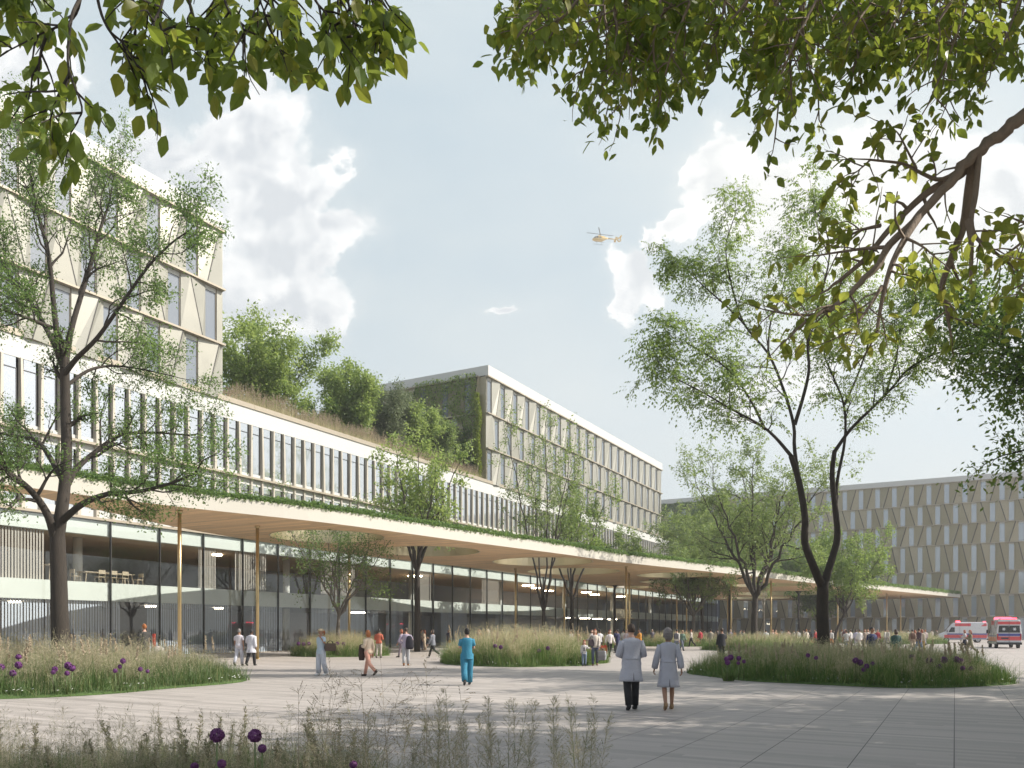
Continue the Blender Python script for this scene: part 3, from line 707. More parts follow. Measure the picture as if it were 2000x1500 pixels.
# dense tree at the right edge, and the trees standing beyond the frame whose shade falls on the square
auto_tree('dense leafy tree hanging in from the frame edge above the ambulances', 0, 0, 14.5, 5.6, 5.0, 51, LFD, .34, 9, 9, .2, base=Vector((22.0, 28, 0)), lev1=8, low=.1, sp=.3)
auto_tree('tall shade tree standing beside the square', 0, 0, 15.0, 4.5, 6.2, 52, LFD, .32, 8, 7, .26, base=Vector((21.0, 12.5, 0)), lev1=7, low=.15, sp=.3, group='shade trees beside the square')
auto_tree('tall shade tree standing beside the square', 0, 0, 13.0, 4.0, 5.2, 53, LFD, .30, 8, 7, .26, base=Vector((14.5, 8.5, 0)), lev1=7, low=.15, sp=.3, group='shade trees beside the square')
auto_tree('tall shade tree standing beside the square', 0, 0, 15.0, 4.5, 6.2, 54, LFD, .32, 8, 7, .26, base=Vector((29.0, 18.0, 0)), lev1=7, low=.15, sp=.3, group='shade trees beside the square')
auto_tree('small unseen tree added to shade the near wild grass', 0, 0, 9.2, 3.0, 4.0, 55, LFD, .2, 7, 7, .2, base=Vector((7.2, .6, 0)), lev1=6, low=.15, sp=.25)  # added out of view, kept low so only the near grass is shaded
# ---- roof garden
RG = 'trees and shrubs of the roof garden'
def roof_tree(label, px, v, H, sp_, seed, leaf, size=.22, per=7, cat='tree', fork=1.2, name='tree', stems=6):
    tt = (px-1000)/1580; Y = v/(.48-.877*tt); base = Vector((tt*Y, Y, 18.0))
    return auto_tree(label, 0, 0, H, fork, sp_, seed, leaf, .14, stems, per, size, base=base, group=RG, cat=cat, name=name, lev1=6, low=.12, sp=.28)
roof_tree('large bright green tree on the roof garden right beside the near tower', 512, 52.5, 8.4, 4.2, 61, LFR, .28, 8)
roof_tree('small slim fresh green tree in the middle of the roof garden', 690, 51.5, 8.0, 2.6, 62, LFR, .28, 8)
roof_tree('low dark green shrub behind the pink plumes, right of the large roof tree', 640, 53.5, 4.4, 2.6, 63, LF1, .24, 7, 'shrub', .3, 'shrub')
roof_tree('grey green willowy shrub in the middle of the roof garden', 752, 51, 6.6, 2.8, 64, LF5, .22, 9, 'shrub', .5, 'shrub')
roof_tree('rounded bright green shrub on the roof garden before the climber wall', 806, 50.5, 5.8, 2.8, 65, LFR, .28, 9, 'shrub', .4, 'shrub')
roof_tree('light green shrub at the foot of the climber wall', 845, 50, 5.4, 2.4, 66, LF3, .24, 8, 'shrub', .3, 'shrub')
roof_tree('dark green shrub at the corner below the lime climber', 895, 49.5, 4.6, 2.4, 67, LFD, .24, 8, 'shrub', .3, 'shrub')
# ---- climbers on the end wall of the long tower and on the far block
def climber(label, n, fn, size, m, seed, org, nor):
    g_ = np.random.default_rng(seed); P = fn(g_, n); n = len(P)
    Dv = nrm(g_.normal(0,.5,(n,3))+np.array([0,0,-.8])); nor = np.array(nor); S = nrm(np.cross(Dv, nor+g_.normal(0,.4,(n,3))))
    L = size*g_.uniform(.6,1.3,(n,1))
    V = np.stack([P, P+Dv*L*.45-S*L*.35, P+Dv*L, P+Dv*L*.45+S*L*.35], 1).reshape(-1,3)
    o = link('ivy', mesh_np('ivy', V-np.array(org), [np.arange(n)[:,None]*4+np.arange(4)], m))
    o.location = org; return tag(o, label, 'climbing plant')
def hn(a, b, s_): return .5+.5*np.sin(a*1.9*s_+3*np.sin(b*.9*s_))*np.cos(b*1.3*s_+2*np.sin(a*.7*s_+1))
def wallpts(u, dirn, keepf):
    def fn(g_, n):
        v = g_.uniform(dirn[0], dirn[1], n); z = g_.uniform(dirn[2], dirn[3], n); ok = keepf(v, z, g_)
        v, z = v[ok], z[ok]; uu = u-g_.uniform(.3,.75,len(v))
        return np.stack([D1[0]*uu+D2[0]*v, D1[1]*uu+D2[1]*v, z], 1)
    return fn
nr = (-D1[0], -D1[1], 0)
climber('mottled green climber hanging down the end wall of the long tower', 13000, wallpts(77.3, (46.6,56.0,18.3,30.3), lambda v,z,g_: (hn(v,z,1)+.35*g_.uniform(0,1,len(v)) > .52+.03*(v-50)-.03*(z-24)) & (z > 20.5+(v-47)*.75)), .19, mat('leaf_climber', (.20,.30,.06), .5, 0, .2, .5, col2=(.31,.40,.09), col3=(.12,.20,.04), trans=.45), 71, U(77.3,50,18), nr)
climber('lime yellow climber up the corner of the long tower', 9000, wallpts(77.3, (45.9,46.9,18.3,28.0), lambda v,z,g_: (np.abs(v-46.4+.15*np.sin(z*1.3)) < .5-.02*(z-18)) & (hn(v*3,z,1.6) > .18)), .16, LFY, 72, U(77.3,46,18), nr)
climber('dark green climber on the far block above the end of the fin wing', 16000, wallpts(176.0, (43,58,17.5,30.0), lambda v,z,g_: hn(v*.8,z*.7,.7)+.3*g_.uniform(0,1,len(v)) > .5), .3, LF2, 73, U(176,50,18), nr)
# ---- planting over the canopy edge
g_ = np.random.default_rng(5); seg = np.diff(CF, axis=0); sl_ = np.linalg.norm(seg, axis=1); cs = np.concatenate([[0], np.cumsum(sl_)])
n = 110000; s_ = g_.uniform(0, 1, n)**1.7*cs[-1]; i = np.clip(np.searchsorted(cs, s_)-1, 0, len(seg)-1); f = (s_-cs[i])/sl_[i]
pt = CF[i]+seg[i]*f[:,None]; nv = np.stack([-seg[i][:,1], seg[i][:,0]], 1)/sl_[i][:,None]
inn = g_.uniform(-.08, .6, n); hang = .16+.16*np.sin(s_*1.1)+.12*np.sin(s_*3.7+1)
uv = pt+nv*inn[:,None]; z = ZC+TC+np.where(inn < .03, g_.uniform(-.02, .22, n)-np.abs(hang)*.35*g_.uniform(0,1,n), g_.uniform(-.05,.30,n)*(.7+.6*hn(s_,inn,1.0)))
P = np.stack([D1[0]*uv[:,0]+D2[0]*uv[:,1], D1[1]*uv[:,0]+D2[1]*uv[:,1], z], 1)
Dv = nrm(g_.normal(0,.7,(n,3))+np.array([0,0,.1])); S = nrm(np.cross(Dv, g_.normal(0,1,(n,3)))); L = g_.uniform(.05,.12,(n,1))*(1+s_[:,None]*.010)
V = np.stack([P, P+Dv*L*.45-S*L*.33, P+Dv*L, P+Dv*L*.45+S*L*.33], 1).reshape(-1,3)
o = link('edge_planting', mesh_np('edge_planting', V, [np.arange(n)[:,None]*4+np.arange(4)], LF2))
tag(o, 'green ground cover spilling along the canopy edge', 'ground cover', kind='stuff')
# ================================================================ boughs hanging into view overhead
def hang(t, pts, r0=.012, kids=5, L=.5, lo=.15, n=4):
    t.limb(pts, r0, r0*.35, kids, L, lo, lev=3, leader=True, sides=5, n=n)
Y0 = 4.5
t = Tree(81, wig=.16, up=(0,0,0,-.05), n=(0,4,4,4), ang=(0,.7,.7,.75), lr=(0,.5,.5,.6), maxlev=3, twigs=5)
b0 = Vector((-6.6, 3.4, 0))
t.limb([b0, (-6.3,3.5,2.2), (-5.8,3.7,4.2), (-5.0,4.0,5.6), (-4.0,4.2,6.1), (-2.6,4.5,6.05), (-1.4,4.6,5.9), (-.5,4.7,5.75)], .22, .03, 0)
t.limb([(-5.8,3.7,4.2), (-6.6,3.0,6.0), (-7.0,2.5,7.6)], .14, .03, 7, 1.6, .3, lev=1)
H1 = [[(165,-120,0),(158,20,.0),(135,70,.05),(95,85,.1),(15,126,.2)], [(158,20,0),(140,60,-.1),(133,130,-.1),(137,170,-.15),(160,235,-.2),(152,262,-.2)], [(95,85,.1),(80,130,.1),(75,190,.15),(82,225,.2)],
      [(175,-110,.1),(190,20,.1),(210,80,.1),(240,110,.15),(265,150,.15),(285,185,.2)], [(330,-110,0),(320,20,0),(300,75,-.1),(330,95,-.1)], [(360,-110,.2),(370,30,.2),(385,75,.2),(402,115,.2)],
      [(430,-110,0),(440,30,0),(470,70,-.1),(478,95,-.1)], [(520,-110,.1),(530,20,.1),(548,70,.1)], [(600,-110,-.1),(610,10,-.1),(635,50,-.1),(655,80,-.1)], [(660,-110,.1),(678,20,.1),(690,70,.1),(692,100,.1)],
      [(720,-110,0),(732,0,0),(738,40,0)], [(20,-120,.2),(18,-50,.2),(15,-20,.2)], [(45,-120,.3),(50,-40,.3),(48,20,.3)], [(250,-110,.3),(255,10,.3),(270,60,.3),(262,90,.3)], [(400,-110,.3),(415,-10,.3),(425,50,.3)],
      [(560,-110,.3),(570,-10,.3),(580,40,.3)], [(480,-110,-.2),(500,0,-.2),(520,60,-.2)], [(640,-110,.3),(650,-20,.3),(665,30,.3)], [(700,-110,.3),(712,-30,.3),(720,20,.3)], [(300,-110,.2),(285,-10,.2),(290,40,.2)], [(137,170,-.15),(120,200,-.1),(100,240,-.1)]]
for h in H1: hang(t, [at(x,y-26,Y0+d) for x,y,d in h], .011, 4 if h[0][1] > -50 else 6, .34, .35 if h[0][1] < -50 else .2)
for k in range(14):
    a = -.4-k*.16; hang(t, [(-4.8+k*.33, 4.3+.2*math.sin(k*3), 6.05), (-4.9+k*.33, 4.6+.6*math.sin(k*2), 6.6), (-5+k*.34, 4.8+.9*math.sin(k*2), 7.1)], .015, 5, .5)
R = tree_thing('leafy boughs with pointed leaves hanging over the near tower, tree beyond the frame', b0)
t.wood('trunk', BARK, R, b0); t.leaves(LF4, R, b0, 2, .112, .62, .03, .55, kind='big', keep=lambda P: np.random.default_rng(3).uniform(0,1,len(P)) < .6)
# ---- the great overhanging tree, right
Y0 = 7.0
t = Tree(82, wig=.16, up=(0,0,0,-.05), n=(0,4,4,4), ang=(0,.7,.9,1.0), lr=(0,.5,.5,.6), maxlev=3, twigs=5)
b0 = Vector((7.6, 7.2, 0))
t.limb([b0, (7.4,7.2,2.0), (6.6,7.1,4.2), (5.6,7.0,5.8), (4.95,6.95,7.3), (4.4,6.9,8.6), (4.0,6.8,10.0)], .38, .16, 0, sides=12)
t.limb([(5.0,6.95,7.2)]+[at(*p) for p in ((2060,178,7.0),(2000,228,7.0),(1955,262,7.0),(1915,292,6.95),(1870,340,6.9),(1800,415,6.8),(1740,482,6.7),(1690,545,6.6),(1650,585,6.55),(1600,615,6.5),(1560,640,6.45))], .075, .010, 5, .45, .75, lev=3, sides=10, n=4, rough=.012)
LB = [[(1908,300,6.95),(1878,338,7.1),(1850,352,7.15),(1800,385,7.15),(1740,445,7.1),(1690,505,7.05),(1640,548,7.0)], [(1915,292,6.95),(1890,318,7.0),(1840,350,7.05),(1800,338,7.1),(1765,320,7.15),(1700,312,7.2)], [(1790,330,7.1),(1770,290,7.1),(1755,262,7.1),(1742,250,7.1)], [(1905,300,6.95),(1893,370,7.1),(1882,440,7.2),(1858,505,7.3),(1840,560,7.4),(1850,600,7.4),(1852,625,7.4)],
      [(1912,296,6.95),(1905,380,6.9),(1897,430,6.85),(1908,465,6.85),(1940,490,6.85),(1985,525,6.85)], [(1893,430,6.85),(1897,480,6.8),(1896,555,6.8)], [(1800,415,6.8),(1765,470,6.6),(1740,520,6.5),(1722,590,6.5),(1712,650,6.5)], [(1740,482,6.7),(1690,485,6.9),(1640,492,7.1),(1590,500,7.2)],
      [(1650,585,6.55),(1600,612,6.8),(1550,614,6.9),(1510,608,7.0)], [(1722,560,6.5),(1690,610,6.3),(1660,650,6.2)], [(1770,465,6.6),(1800,480,6.4),(1830,505,6.3)], [(1700,312,7.2),(1680,330,7.2),(1660,345,7.2)], [(1720,440,7.2),(1680,450,7.2),(1640,470,7.25)],
      [(2050,420,6.6),(2000,470,6.6),(1960,500,6.6)], [(2060,500,6.3),(2010,540,6.3),(1985,580,6.3)], [(2060,430,7),(2020,440,7),(1985,430,7)]]
for i, h in enumerate(LB):
    r0 = (.05,.028,.012,.05,.03,.035,.035,.02,.022,.018,.015,.01,.02,.02,.02,.02)[i]
    hang(t, [at(x,y,d) for x,y,d in h], r0, 0 if i == 5 else (7 if i in (6,7,8) else 6), .38, .45 if i in (0,3,4) else .15)
NLIMB = len(t.tp)
rr_ = random.Random(7)
env = [(955,20),(1000,80),(1050,130),(1080,165),(1120,165),(1200,165),(1260,190),(1300,195),(1380,190),(1410,180),(1450,140),(1500,170),(1540,215),(1580,240),(1650,230),(1700,215),(1730,170),(1760,120),(1800,160),(1840,190),(1900,215),(1950,215),(2000,200)]
def envy(x):
    for (a, ya), (b_, yb) in zip(env, env[1:]):
        if a <= x <= b_: return ya+(yb-ya)*(x-a)/(b_-a)
    return 150
t.limb([(4.7,6.9,7.9), (3.4,7.0,8.4), (1.8,7.0,8.2), (.6,6.9,7.8), (-.1,6.9,7.3)], .15, .03, 0)
t.limb([(4.4,6.9,8.6), (3.8,6.2,9.6), (2.8,5.4,9.9), (1.6,4.8,9.6)], .12, .03, 0)
for k in range(74):
    x0 = 1030+970*((k*.618034) % 1)+rr_.uniform(-10,10); e = envy(min(x0, 1999)); yb = e*(rr_.uniform(.25,.95)+.22*math.sin(x0*.021)+.1*math.sin(x0*.06))-10; Y = rr_.uniform(6.0,8.4)
    x1 = max(x0+rr_.uniform(-110,45), 1000+rr_.uniform(0,40))
    hang(t, [at(x0+rr_.uniform(-30,60),-190,Y), at(x0+10,-70,Y), at((x0+x1)/2+rr_.uniform(-12,12), yb*.4, Y+rr_.uniform(-.1,.1)), at(x1, yb, Y)], .02, 9, .40, .30)
for k in range(46):                                            # the crown above, out of view but shading the square
    p0 = Vector((rr_.uniform(0,6.5), rr_.uniform(4.0,9.5), rr_.uniform(8.6,10.8))); d = Vector((rr_.uniform(-1,1), rr_.uniform(-1,1), rr_.uniform(-.2,.7)))*1.0
    hang(t, [p0.lerp(Vector((4.2,6.9,9.2)), .55), p0, p0+d*.6, p0+d*1.2], .03, 9, .7, .2)
R = tree_thing('great overhanging tree with dark trunk and one thick limb reaching down', b0)
t.wood('trunk', mat('bark_brown', (.24,.185,.14), .9, 0, .35, 5.0, .9, 22, stretch=(2,2,1)), R, b0); full = (t.tp, t.td); t.tp, t.td = full[0][:NLIMB], full[1][:NLIMB]; t.leaves(mat('leaf_backlit', (.14,.20,.035), .42, 0, .25, 3, col2=(.22,.27,.05), col3=(.30,.29,.05), trans=.55, tcol=(.60,.62,.10)), R, b0, 1, .115, .6, .03, .45, kind='big', name='limb_foliage')  # limb leaves lightened and yellowed: backlight put into their colour
t.tp, t.td = full[0][NLIMB:], full[1][NLIMB:]; t.leaves(LF4, R, b0, 2, .105, .62, .04, .42, kind='big', keep=lambda P: np.random.default_rng(4).uniform(0,1,len(P)) < .74)
# ================================================================ planted beds
SOIL = mat('bed_lawn', (.07,.12,.03), .95, 0, .4, 2.0, .8, 30)
GR1 = mat('grass_green', (.11,.20,.045), .6, 0, .25, 1, col2=(.18,.28,.07), col3=(.30,.33,.13), trans=.3)
GRD = mat('grass_deep', (.08,.15,.04), .6, 0, .25, 1, col2=(.135,.21,.06), col3=(.25,.26,.11), trans=.3)
STR = mat('straw_grass', (.60,.53,.34), .7, 0, .2, 1, col2=(.72,.65,.46), col3=(.36,.39,.18), trans=.45)
STRD = mat('straw_dull', (.50,.44,.30), .7, 0, .2, 1, col2=(.64,.57,.42), col3=(.30,.33,.16), trans=.45)
PLU = mat('cream_plume', (.62,.53,.40), .8, 0, .1, 1, col2=(.70,.60,.47), trans=.35)
PNK = mat('pink_plume', (.52,.40,.32), .8, 0, .1, 1, col2=(.60,.50,.40), col3=(.30,.30,.13), trans=.35)
PUR = mat('allium_purple', (.19,.05,.22), .6, 0, .2, 30, col2=(.27,.09,.30), trans=.2)
PURD = mat('allium_deep', (.20,.06,.21), .6, 0, .2, 30, col2=(.30,.12,.30), trans=.3)
STEM = mat('flower_stem', (.12,.17,.06), .6)
DAI = mat('daisy_white', (.8,.8,.74), .6)
def blades(g_, P, h, w, lean=.35, seg=3, droop=.4, az=None):
    n = len(P); a = g_.uniform(0, 2*PI, n) if az is None else az
    dx = np.stack([np.cos(a), np.sin(a), 0*a], 1); sx = np.stack([-np.sin(a+g_.normal(0,.6,n)), np.cos(a+g_.normal(0,.6,n)), 0*a], 1)
    ln = np.abs(g_.normal(0, lean, n))[:,None]; h = h[:,None]; w = np.broadcast_to(np.asarray(w), (n,))[:,None]; out = []
    for i in range(seg+1):
        t = i/seg; c = P+dx*h*(ln*t+droop*ln*t*t)+np.array([0,0,1.])*h*(t-droop*.5*ln*t*t); k = w*(1-t**1.5)*.5+.0004
        out += [c-sx*k, c+sx*k]
    V = np.stack(out, 1).reshape(-1,3); b = (np.arange(n)*(seg+1)*2)[:,None,None]
    q = np.array([(2*i,2*i+1,2*i+3,2*i+2) for i in range(seg)])[None]
    tip = P+dx*h*(ln*.8+droop*ln*.64)+np.array([0,0,1.])*h*(.8-droop*.5*ln*.64)
    return V, (b+q).reshape(-1,4), dx, ln
def sprays(g_, P, h, lean, az, t0, m, L, w, up=.9):
    """thin branchlets with little spikelets along the top of each stalk"""
    n = len(P); dx = np.stack([np.cos(az), np.sin(az), 0*az], 1)
    t = t0+(1-t0)*g_.uniform(0, 1, (n, m)); hh = h[:,None]*t
    c = P[:,None,:]+dx[:,None,:]*(h[:,None,None]*(lean[:,None,None]*t[...,None]+.4*lean[:,None,None]*t[...,None]**2))+np.array([0,0,1.])*(h[:,None,None]*(t[...,None]-.2*lean[:,None,None]*t[...,None]**2))
    D = nrm(g_.normal(0,1,(n,m,3))*[1,1,.5]+np.array([0,0,up])+dx[:,None,:]*.5)
    ll = L*(1.15-.8*(t[...,None]-t0)/(1-t0))*g_.uniform(.5,1.1,(n,m,1))
    S = nrm(np.cross(D, g_.normal(0,1,(n,m,3))))
    e = c+D*ll; k = nrm(D*.6+g_.normal(0,.4,(n,m,3))+np.array([0,0,-.5])); sl = .016+.2*w
    V1 = np.stack([c-S*w*.25, c+S*w*.25, e+S*w*.18, e-S*w*.18], 2).reshape(-1,3)
    V2 = []
    for f in (.55, .78, 1.0):
        o = c+D*ll*f; V2.append(np.stack([o, o+k*sl*.5-S*w*.7, o+k*sl, o+k*sl*.5+S*w*.7], 2).reshape(-1,3))
    V = np.concatenate([V1]+V2); F = np.arange(len(V)).reshape(-1,4)
    return V, F
class Bag:
    def __init__(s): s.V = []; s.F = []; s.M = []; s.n = 0
    def add(s, V, F, m): s.V.append(V); s.F.append(F+s.n); s.M.append(np.full(len(F), m)); s.n += len(V)
    def build(s, name, mats, org=(0,0,0)):
        return link(name, mesh_np(name, np.concatenate(s.V)-np.array(org), s.F, mats, False, np.concatenate(s.M)), None, org)
def disc(g_, n, cx, cy, rx, ry, pw=.5):
    r = g_.uniform(0,1,n)**pw; a = g_.uniform(0,2*PI,n); k = 1+.05*np.sin(3*a)+.03*np.sin(7*a+1)
    return np.stack([cx+rx*r*k*np.cos(a), cy+ry*r*k*np.sin(a), 0*r], 1), r
def tufts(g_, P, r, per, sp_):
    n = len(P); Q = np.repeat(P, per, 0); Q[:,:2] += g_.normal(0, sp_, (n*per,2)); return Q, np.repeat(r, per)
def bed(label, cx, cy, rx, ry, seed, n, hs, hg, deep=False, plumes=60, wk=1.0, sp_=True):
    g_ = np.random.default_rng(seed); k = 64
    b = MB(); ring = []
    for kk, (f, z) in enumerate(((1.0,.0),(.985,.05),(.8,.10),(.0,.14))):
        ring.append([(rx*f*(1+.05*math.sin(3*a)+.03*math.sin(7*a+1))*math.cos(a), ry*f*(1+.05*math.sin(3*a)+.03*math.sin(7*a+1))*math.sin(a), z) for a in (2*PI*j/k for j in range(k))])
    b.loft(ring, 0, False); tag(b.build('planting_bed', SOIL, None, (cx,cy,.004)), kind='structure')
    B = Bag()
    P, r = disc(g_, n//2, cx, cy, rx*1.0, ry*1.0, .42)                     # low lawn edge
    V, F, _, _ = blades(g_, P, .10+.10*g_.uniform(0,1,len(P)), .012*wk, .5, 2); B.add(V, F, 0)
    P, r = disc(g_, n//34, cx, cy, rx*.98, ry*.98, .45); Q, r = tufts(g_, P, r, 40, .10*wk**.5)
    hgt = 1.12*hg*(.45+.75*g_.uniform(0,1,len(Q)))*np.repeat(g_.uniform(.55,1.3,len(Q)//40), 40)*np.clip(1.35-r**6*.75, .45, 1.2); V, F, _, _ = blades(g_, Q, hgt, .011*wk, .45, 3); B.add(V, F, 0)
    P, r = disc(g_, n//62, cx, cy, rx*.86, ry*.86, .55); Q, r = tufts(g_, P, r, 26, .13*wk**.5)
    hgt = hs*(.55+.5*g_.uniform(0,1,len(Q)))*np.clip(1.2-r**3*.55, .5, 1.1)*np.repeat(g_.uniform(.6,1.25,len(Q)//26), 26); a = g_.uniform(0,2*PI,len(Q))
    V, F, dx, ln = blades(g_, Q, hgt, .006*wk, .22, 3, az=a); B.add(V, F, 1)
    if sp_:
        V, F = sprays(g_, Q, hgt, ln[:,0], a, .62, 4, .16*hs, .010*wk); B.add(V, F, 1)
    if plumes:
        P, r = disc(g_, plumes, cx, cy, rx*.88, ry*.88, .5); h = hs*(.8+.45*g_.uniform(0,1,plumes)); a = g_.uniform(0,2*PI,plumes)
        V, F, dx, ln = blades(g_, P, h, .008*wk, .12, 3, az=a); B.add(V, F, 1)
        V, F = sprays(g_, P, h, ln[:,0], a, .68, 90, .055, .026*wk, 1.8); B.add(V, F, 2)
        P, r = disc(g_, plumes*2, cx, cy, rx*1.0, ry*1.0, .2); P[:,2] = .16+.06*g_.uniform(0,1,len(P))
        w = .03; V = np.stack([P+[w,0,0], P+[0,w,.01], P+[-w,0,0], P+[0,-w,-.01]], 1).reshape(-1,3); B.add(V, np.arange(len(V)).reshape(-1,4), 3)
    o = B.build('ornamental_grass', [GRD if deep else GR1, STRD if deep else STR, PLU, DAI], (cx,cy,.1)); return tag(o, label, 'ornamental grass', kind='stuff')
bed('tall straw grass bed around the big spreading tree trunk', -14.9, 25.3, 6.0, 6.4, 91, 30000, 1.25, .62, True, 90, 1.15)
bed('round bed of grass and purple flowers under the first skylight', -11.2, 52.3, 3.1, 2.6, 92, 15000, 1.35, .7, False, 20, 1.5)
bed('tall golden grass bed beside the mother and child', .55, 41, 4.2, 4.4, 93, 26000, 1.62, .85, False, 70, 1.35)
bed('wide bed of grass and purple flowers around the airy tree', 12.1, 29.4, 5.25, 5.8, 94, 34000, 1.1, .68, False, 110, 1.2)
bed('grass bed around the forked pale green tree', 20.6, 66.5, 4.6, 4.3, 95, 16000, 1.3, .8, False, 50, 1.9)
bed('far grass bed beside the ambulances', 46.5, 99, 6.6, 5.0, 96, 14000, 1.3, .8, False, 40, 2.6)
bed('grass bed behind the two white coated walkers', 17.2, 84, 4.6, 3.6, 97, 10000, 1.3, .7, False, 30, 2.2)
bed('grass bed under the third and fourth skylights', 6.6, 77.5, 4.8, 4.2, 98, 10000, 1.3, .7, False, 30, 2.2)
bed('grass bed around the round crowned tree', 21.8, 95, 3.4, 3.0, 99, 6000, 1.2, .7, False, 10, 2.5)
# small separate tufts beside the beds
for x, y, s_, lb in ((-3.3,41.5,.5,'single grass tuft on the paving beside the golden grass bed'), (7.1,26.5,.4,'single grass tuft on the paving beside the purple flowered bed'), (17.8,26.6,.55,'outlying grass tuft at the far side of the purple flowered bed')):
    g_ = np.random.default_rng(int(x*10)+200); B = Bag(); P, r = disc(g_, 420, x, y, .22*s_/.5, .22*s_/.5); V, F, _, _ = blades(g_, P, s_*(.6+.6*g_.uniform(0,1,len(P))), .012, .5, 3); B.add(V, F, 0)
    tag(B.build('grass_tuft', [GR1], (x,y,0)), lb, 'grass tuft')
# ---- wild grass in front of the camera
g_ = np.random.default_rng(300); B = Bag()
def fpatch(n, px0, px1, Y0, Y1, pw=1.0):
    px = px0+(px1-px0)*g_.uniform(0,1,n)**pw; Y = g_.uniform(Y0, Y1, n); return np.stack([(px-1000)/1580*Y, Y, 0*Y], 1)
P = fpatch(560, -120, 700, 4.4, 6.2); Q, _ = tufts(g_, P, np.zeros(len(P)), 60, .07)
V, F, _, _ = blades(g_, Q, (.45+.45*g_.uniform(0,1,len(Q))), .008, .38, 4); B.add(V, F, 0)
P = fpatch(230, -120, 700, 4.6, 6.0); Q, _ = tufts(g_, P, np.zeros(len(P)), 3, .05); a = g_.uniform(0,2*PI,len(Q)); h = .80+.40*g_.uniform(0,1,len(Q))**1.8
V, F, dx, ln = blades(g_, Q, h, .004, .16, 4, az=a); B.add(V, F, 1)
V, F = sprays(g_, Q, h, ln[:,0], a, .55, 44, .13, .0022, 1.0); B.add(V, F, 1)
P = np.concatenate([fpatch(15, 880, 1180, 4.8, 5.6), fpatch(10, 700, 900, 4.6, 5.4)]); Q, _ = tufts(g_, P, np.zeros(len(P)), 2, .05); a = g_.uniform(0,2*PI,len(Q)); h = np.minimum(.95+.5*g_.uniform(0,1,len(Q)), np.where(Q[:,0] > -.35, 1.22, 1.5))
V, F, dx, ln = blades(g_, Q, h, .0045, .12, 4, az=a); B.add(V, F, 0)
V, F = sprays(g_, Q, h, ln[:,0], a, .58, 110, .12, .003, 1.5); B.add(V, F, 1)
P = fpatch(15, 560, 870, 4.4, 5.0); a = g_.uniform(0,2*PI,len(P)); h = 1.35+.22*g_.uniform(0,1,len(P))
V, F, dx, ln = blades(g_, P, h, .004, .17, 4, az=a); B.add(V, F, 2)
V, F = sprays(g_, P, h, ln[:,0], a, .62, 34, .2, .0035, .5); B.add(V, F, 2)
P = fpatch(60, -100, 700, 4.4, 6.4); a = g_.uniform(0,2*PI,len(P)); h = .75+.35*g_.uniform(0,1,len(P))
V, F, dx, ln = blades(g_, P, h, .005, .12, 4, az=a); B.add(V, F, 1); V, F = sprays(g_, P, h, ln[:,0], a, .62, 170, .05, .005, 1.8); B.add(V, F, 1)
tag(B.build('wild_grass', [GRD, mat('seed_head', (.38,.34,.23), .7, 0, .2, 1, col2=(.54,.48,.35), col3=(.16,.21,.08), trans=.4), mat('dark_straw', (.27,.23,.16), .7)], (-2,5.5,0)), 'wild seeding grass across the near edge of the square', 'wild grass', kind='stuff')
b = MB(); k = 48; b.loft([[(-2.6+4.3*f*math.cos(2*PI*j/k), 5.3+2.6*f*math.sin(2*PI*j/k), z) for j in range(k)] for f, z in ((1,.004),(.95,.06),(0,.1))], 0, False)
tag(b.build('planting_bed', mat('bed_soil', (.06,.05,.03), .95, 0, .4, 3, .8, 20)), kind='structure')
# ---- purple alliums: countable flowers
def allium_mesh(n, big):
    g_ = np.random.default_rng(17); P = nrm(g_.normal(0,1,(n,3))); S = nrm(np.cross(P, g_.normal(0,1,(n,3)))); T_ = np.cross(P, S)
    r = .85+.15*g_.uniform(0,1,(n,1)); w = .19 if n < 200 else .12; V = np.stack([P*r*.35, P*r-S*w, P*r*1.05, P*r+S*w], 1).reshape(-1,3)
    V2 = np.stack([P*r+S*w, P*r-T_*w, P*r-S*w, P*r+T_*w], 1).reshape(-1,3); V = np.concatenate([V, V2])
    return mesh_np('flower_head', V*.5, [np.arange(len(V)).reshape(-1,4)], PURD if big else PUR)
AM, AMB = allium_mesh(150, False), allium_mesh(420, True)
sm = MB(); sm.tube([(0,0,-1), (.012,0,-.5), (0,0,0)], [.010,.010,.008], 6); SMM = sm.mesh('stem', STEM, True)
WH = ['nearest the frame corner', 'beside the big tree trunk']
def allium(px, py, Y, d, label, group, big=False):
    p = at(px, py, Y); o = thing('allium_flower', label, 'flower', (p.x, p.y, .05), random.Random(px*7+py).uniform(0,6), group)
    h = link('flower_head', AMB if big else AM, o, (0,0,p.z-.05)); h.scale = (d,d,d)
    s_ = link('stem', SMM, o, (0,0,p.z-.05-d*.2)); s_.scale = (.6 if big else 1.3, .6 if big else 1.3, p.z-.05-d*.2)
for px, py, Y, d, lb in ((424,1436,4.6,.085,'large purple allium in the near wild grass, the round one standing alone'), (498,1437,4.6,.08,'large purple allium in the near wild grass, right of the lone one'), (512,1462,4.5,.05,'small deep purple allium hanging under the second large one'),
                         (433,1492,4.4,.05,'small dark allium at the bottom edge, below the lone large one'), (690,1493,4.5,.045,'small dark allium at the bottom edge, farthest along the wild grass'), (380,1497,4.4,.045,'dark allium just showing at the bottom edge left of the lone one')):
    allium(px, py, Y, d, lb, 'alliums in the near wild grass', True)
GA = 'alliums in the tall straw grass bed'; base_ = 'purple allium in the straw grass bed, '
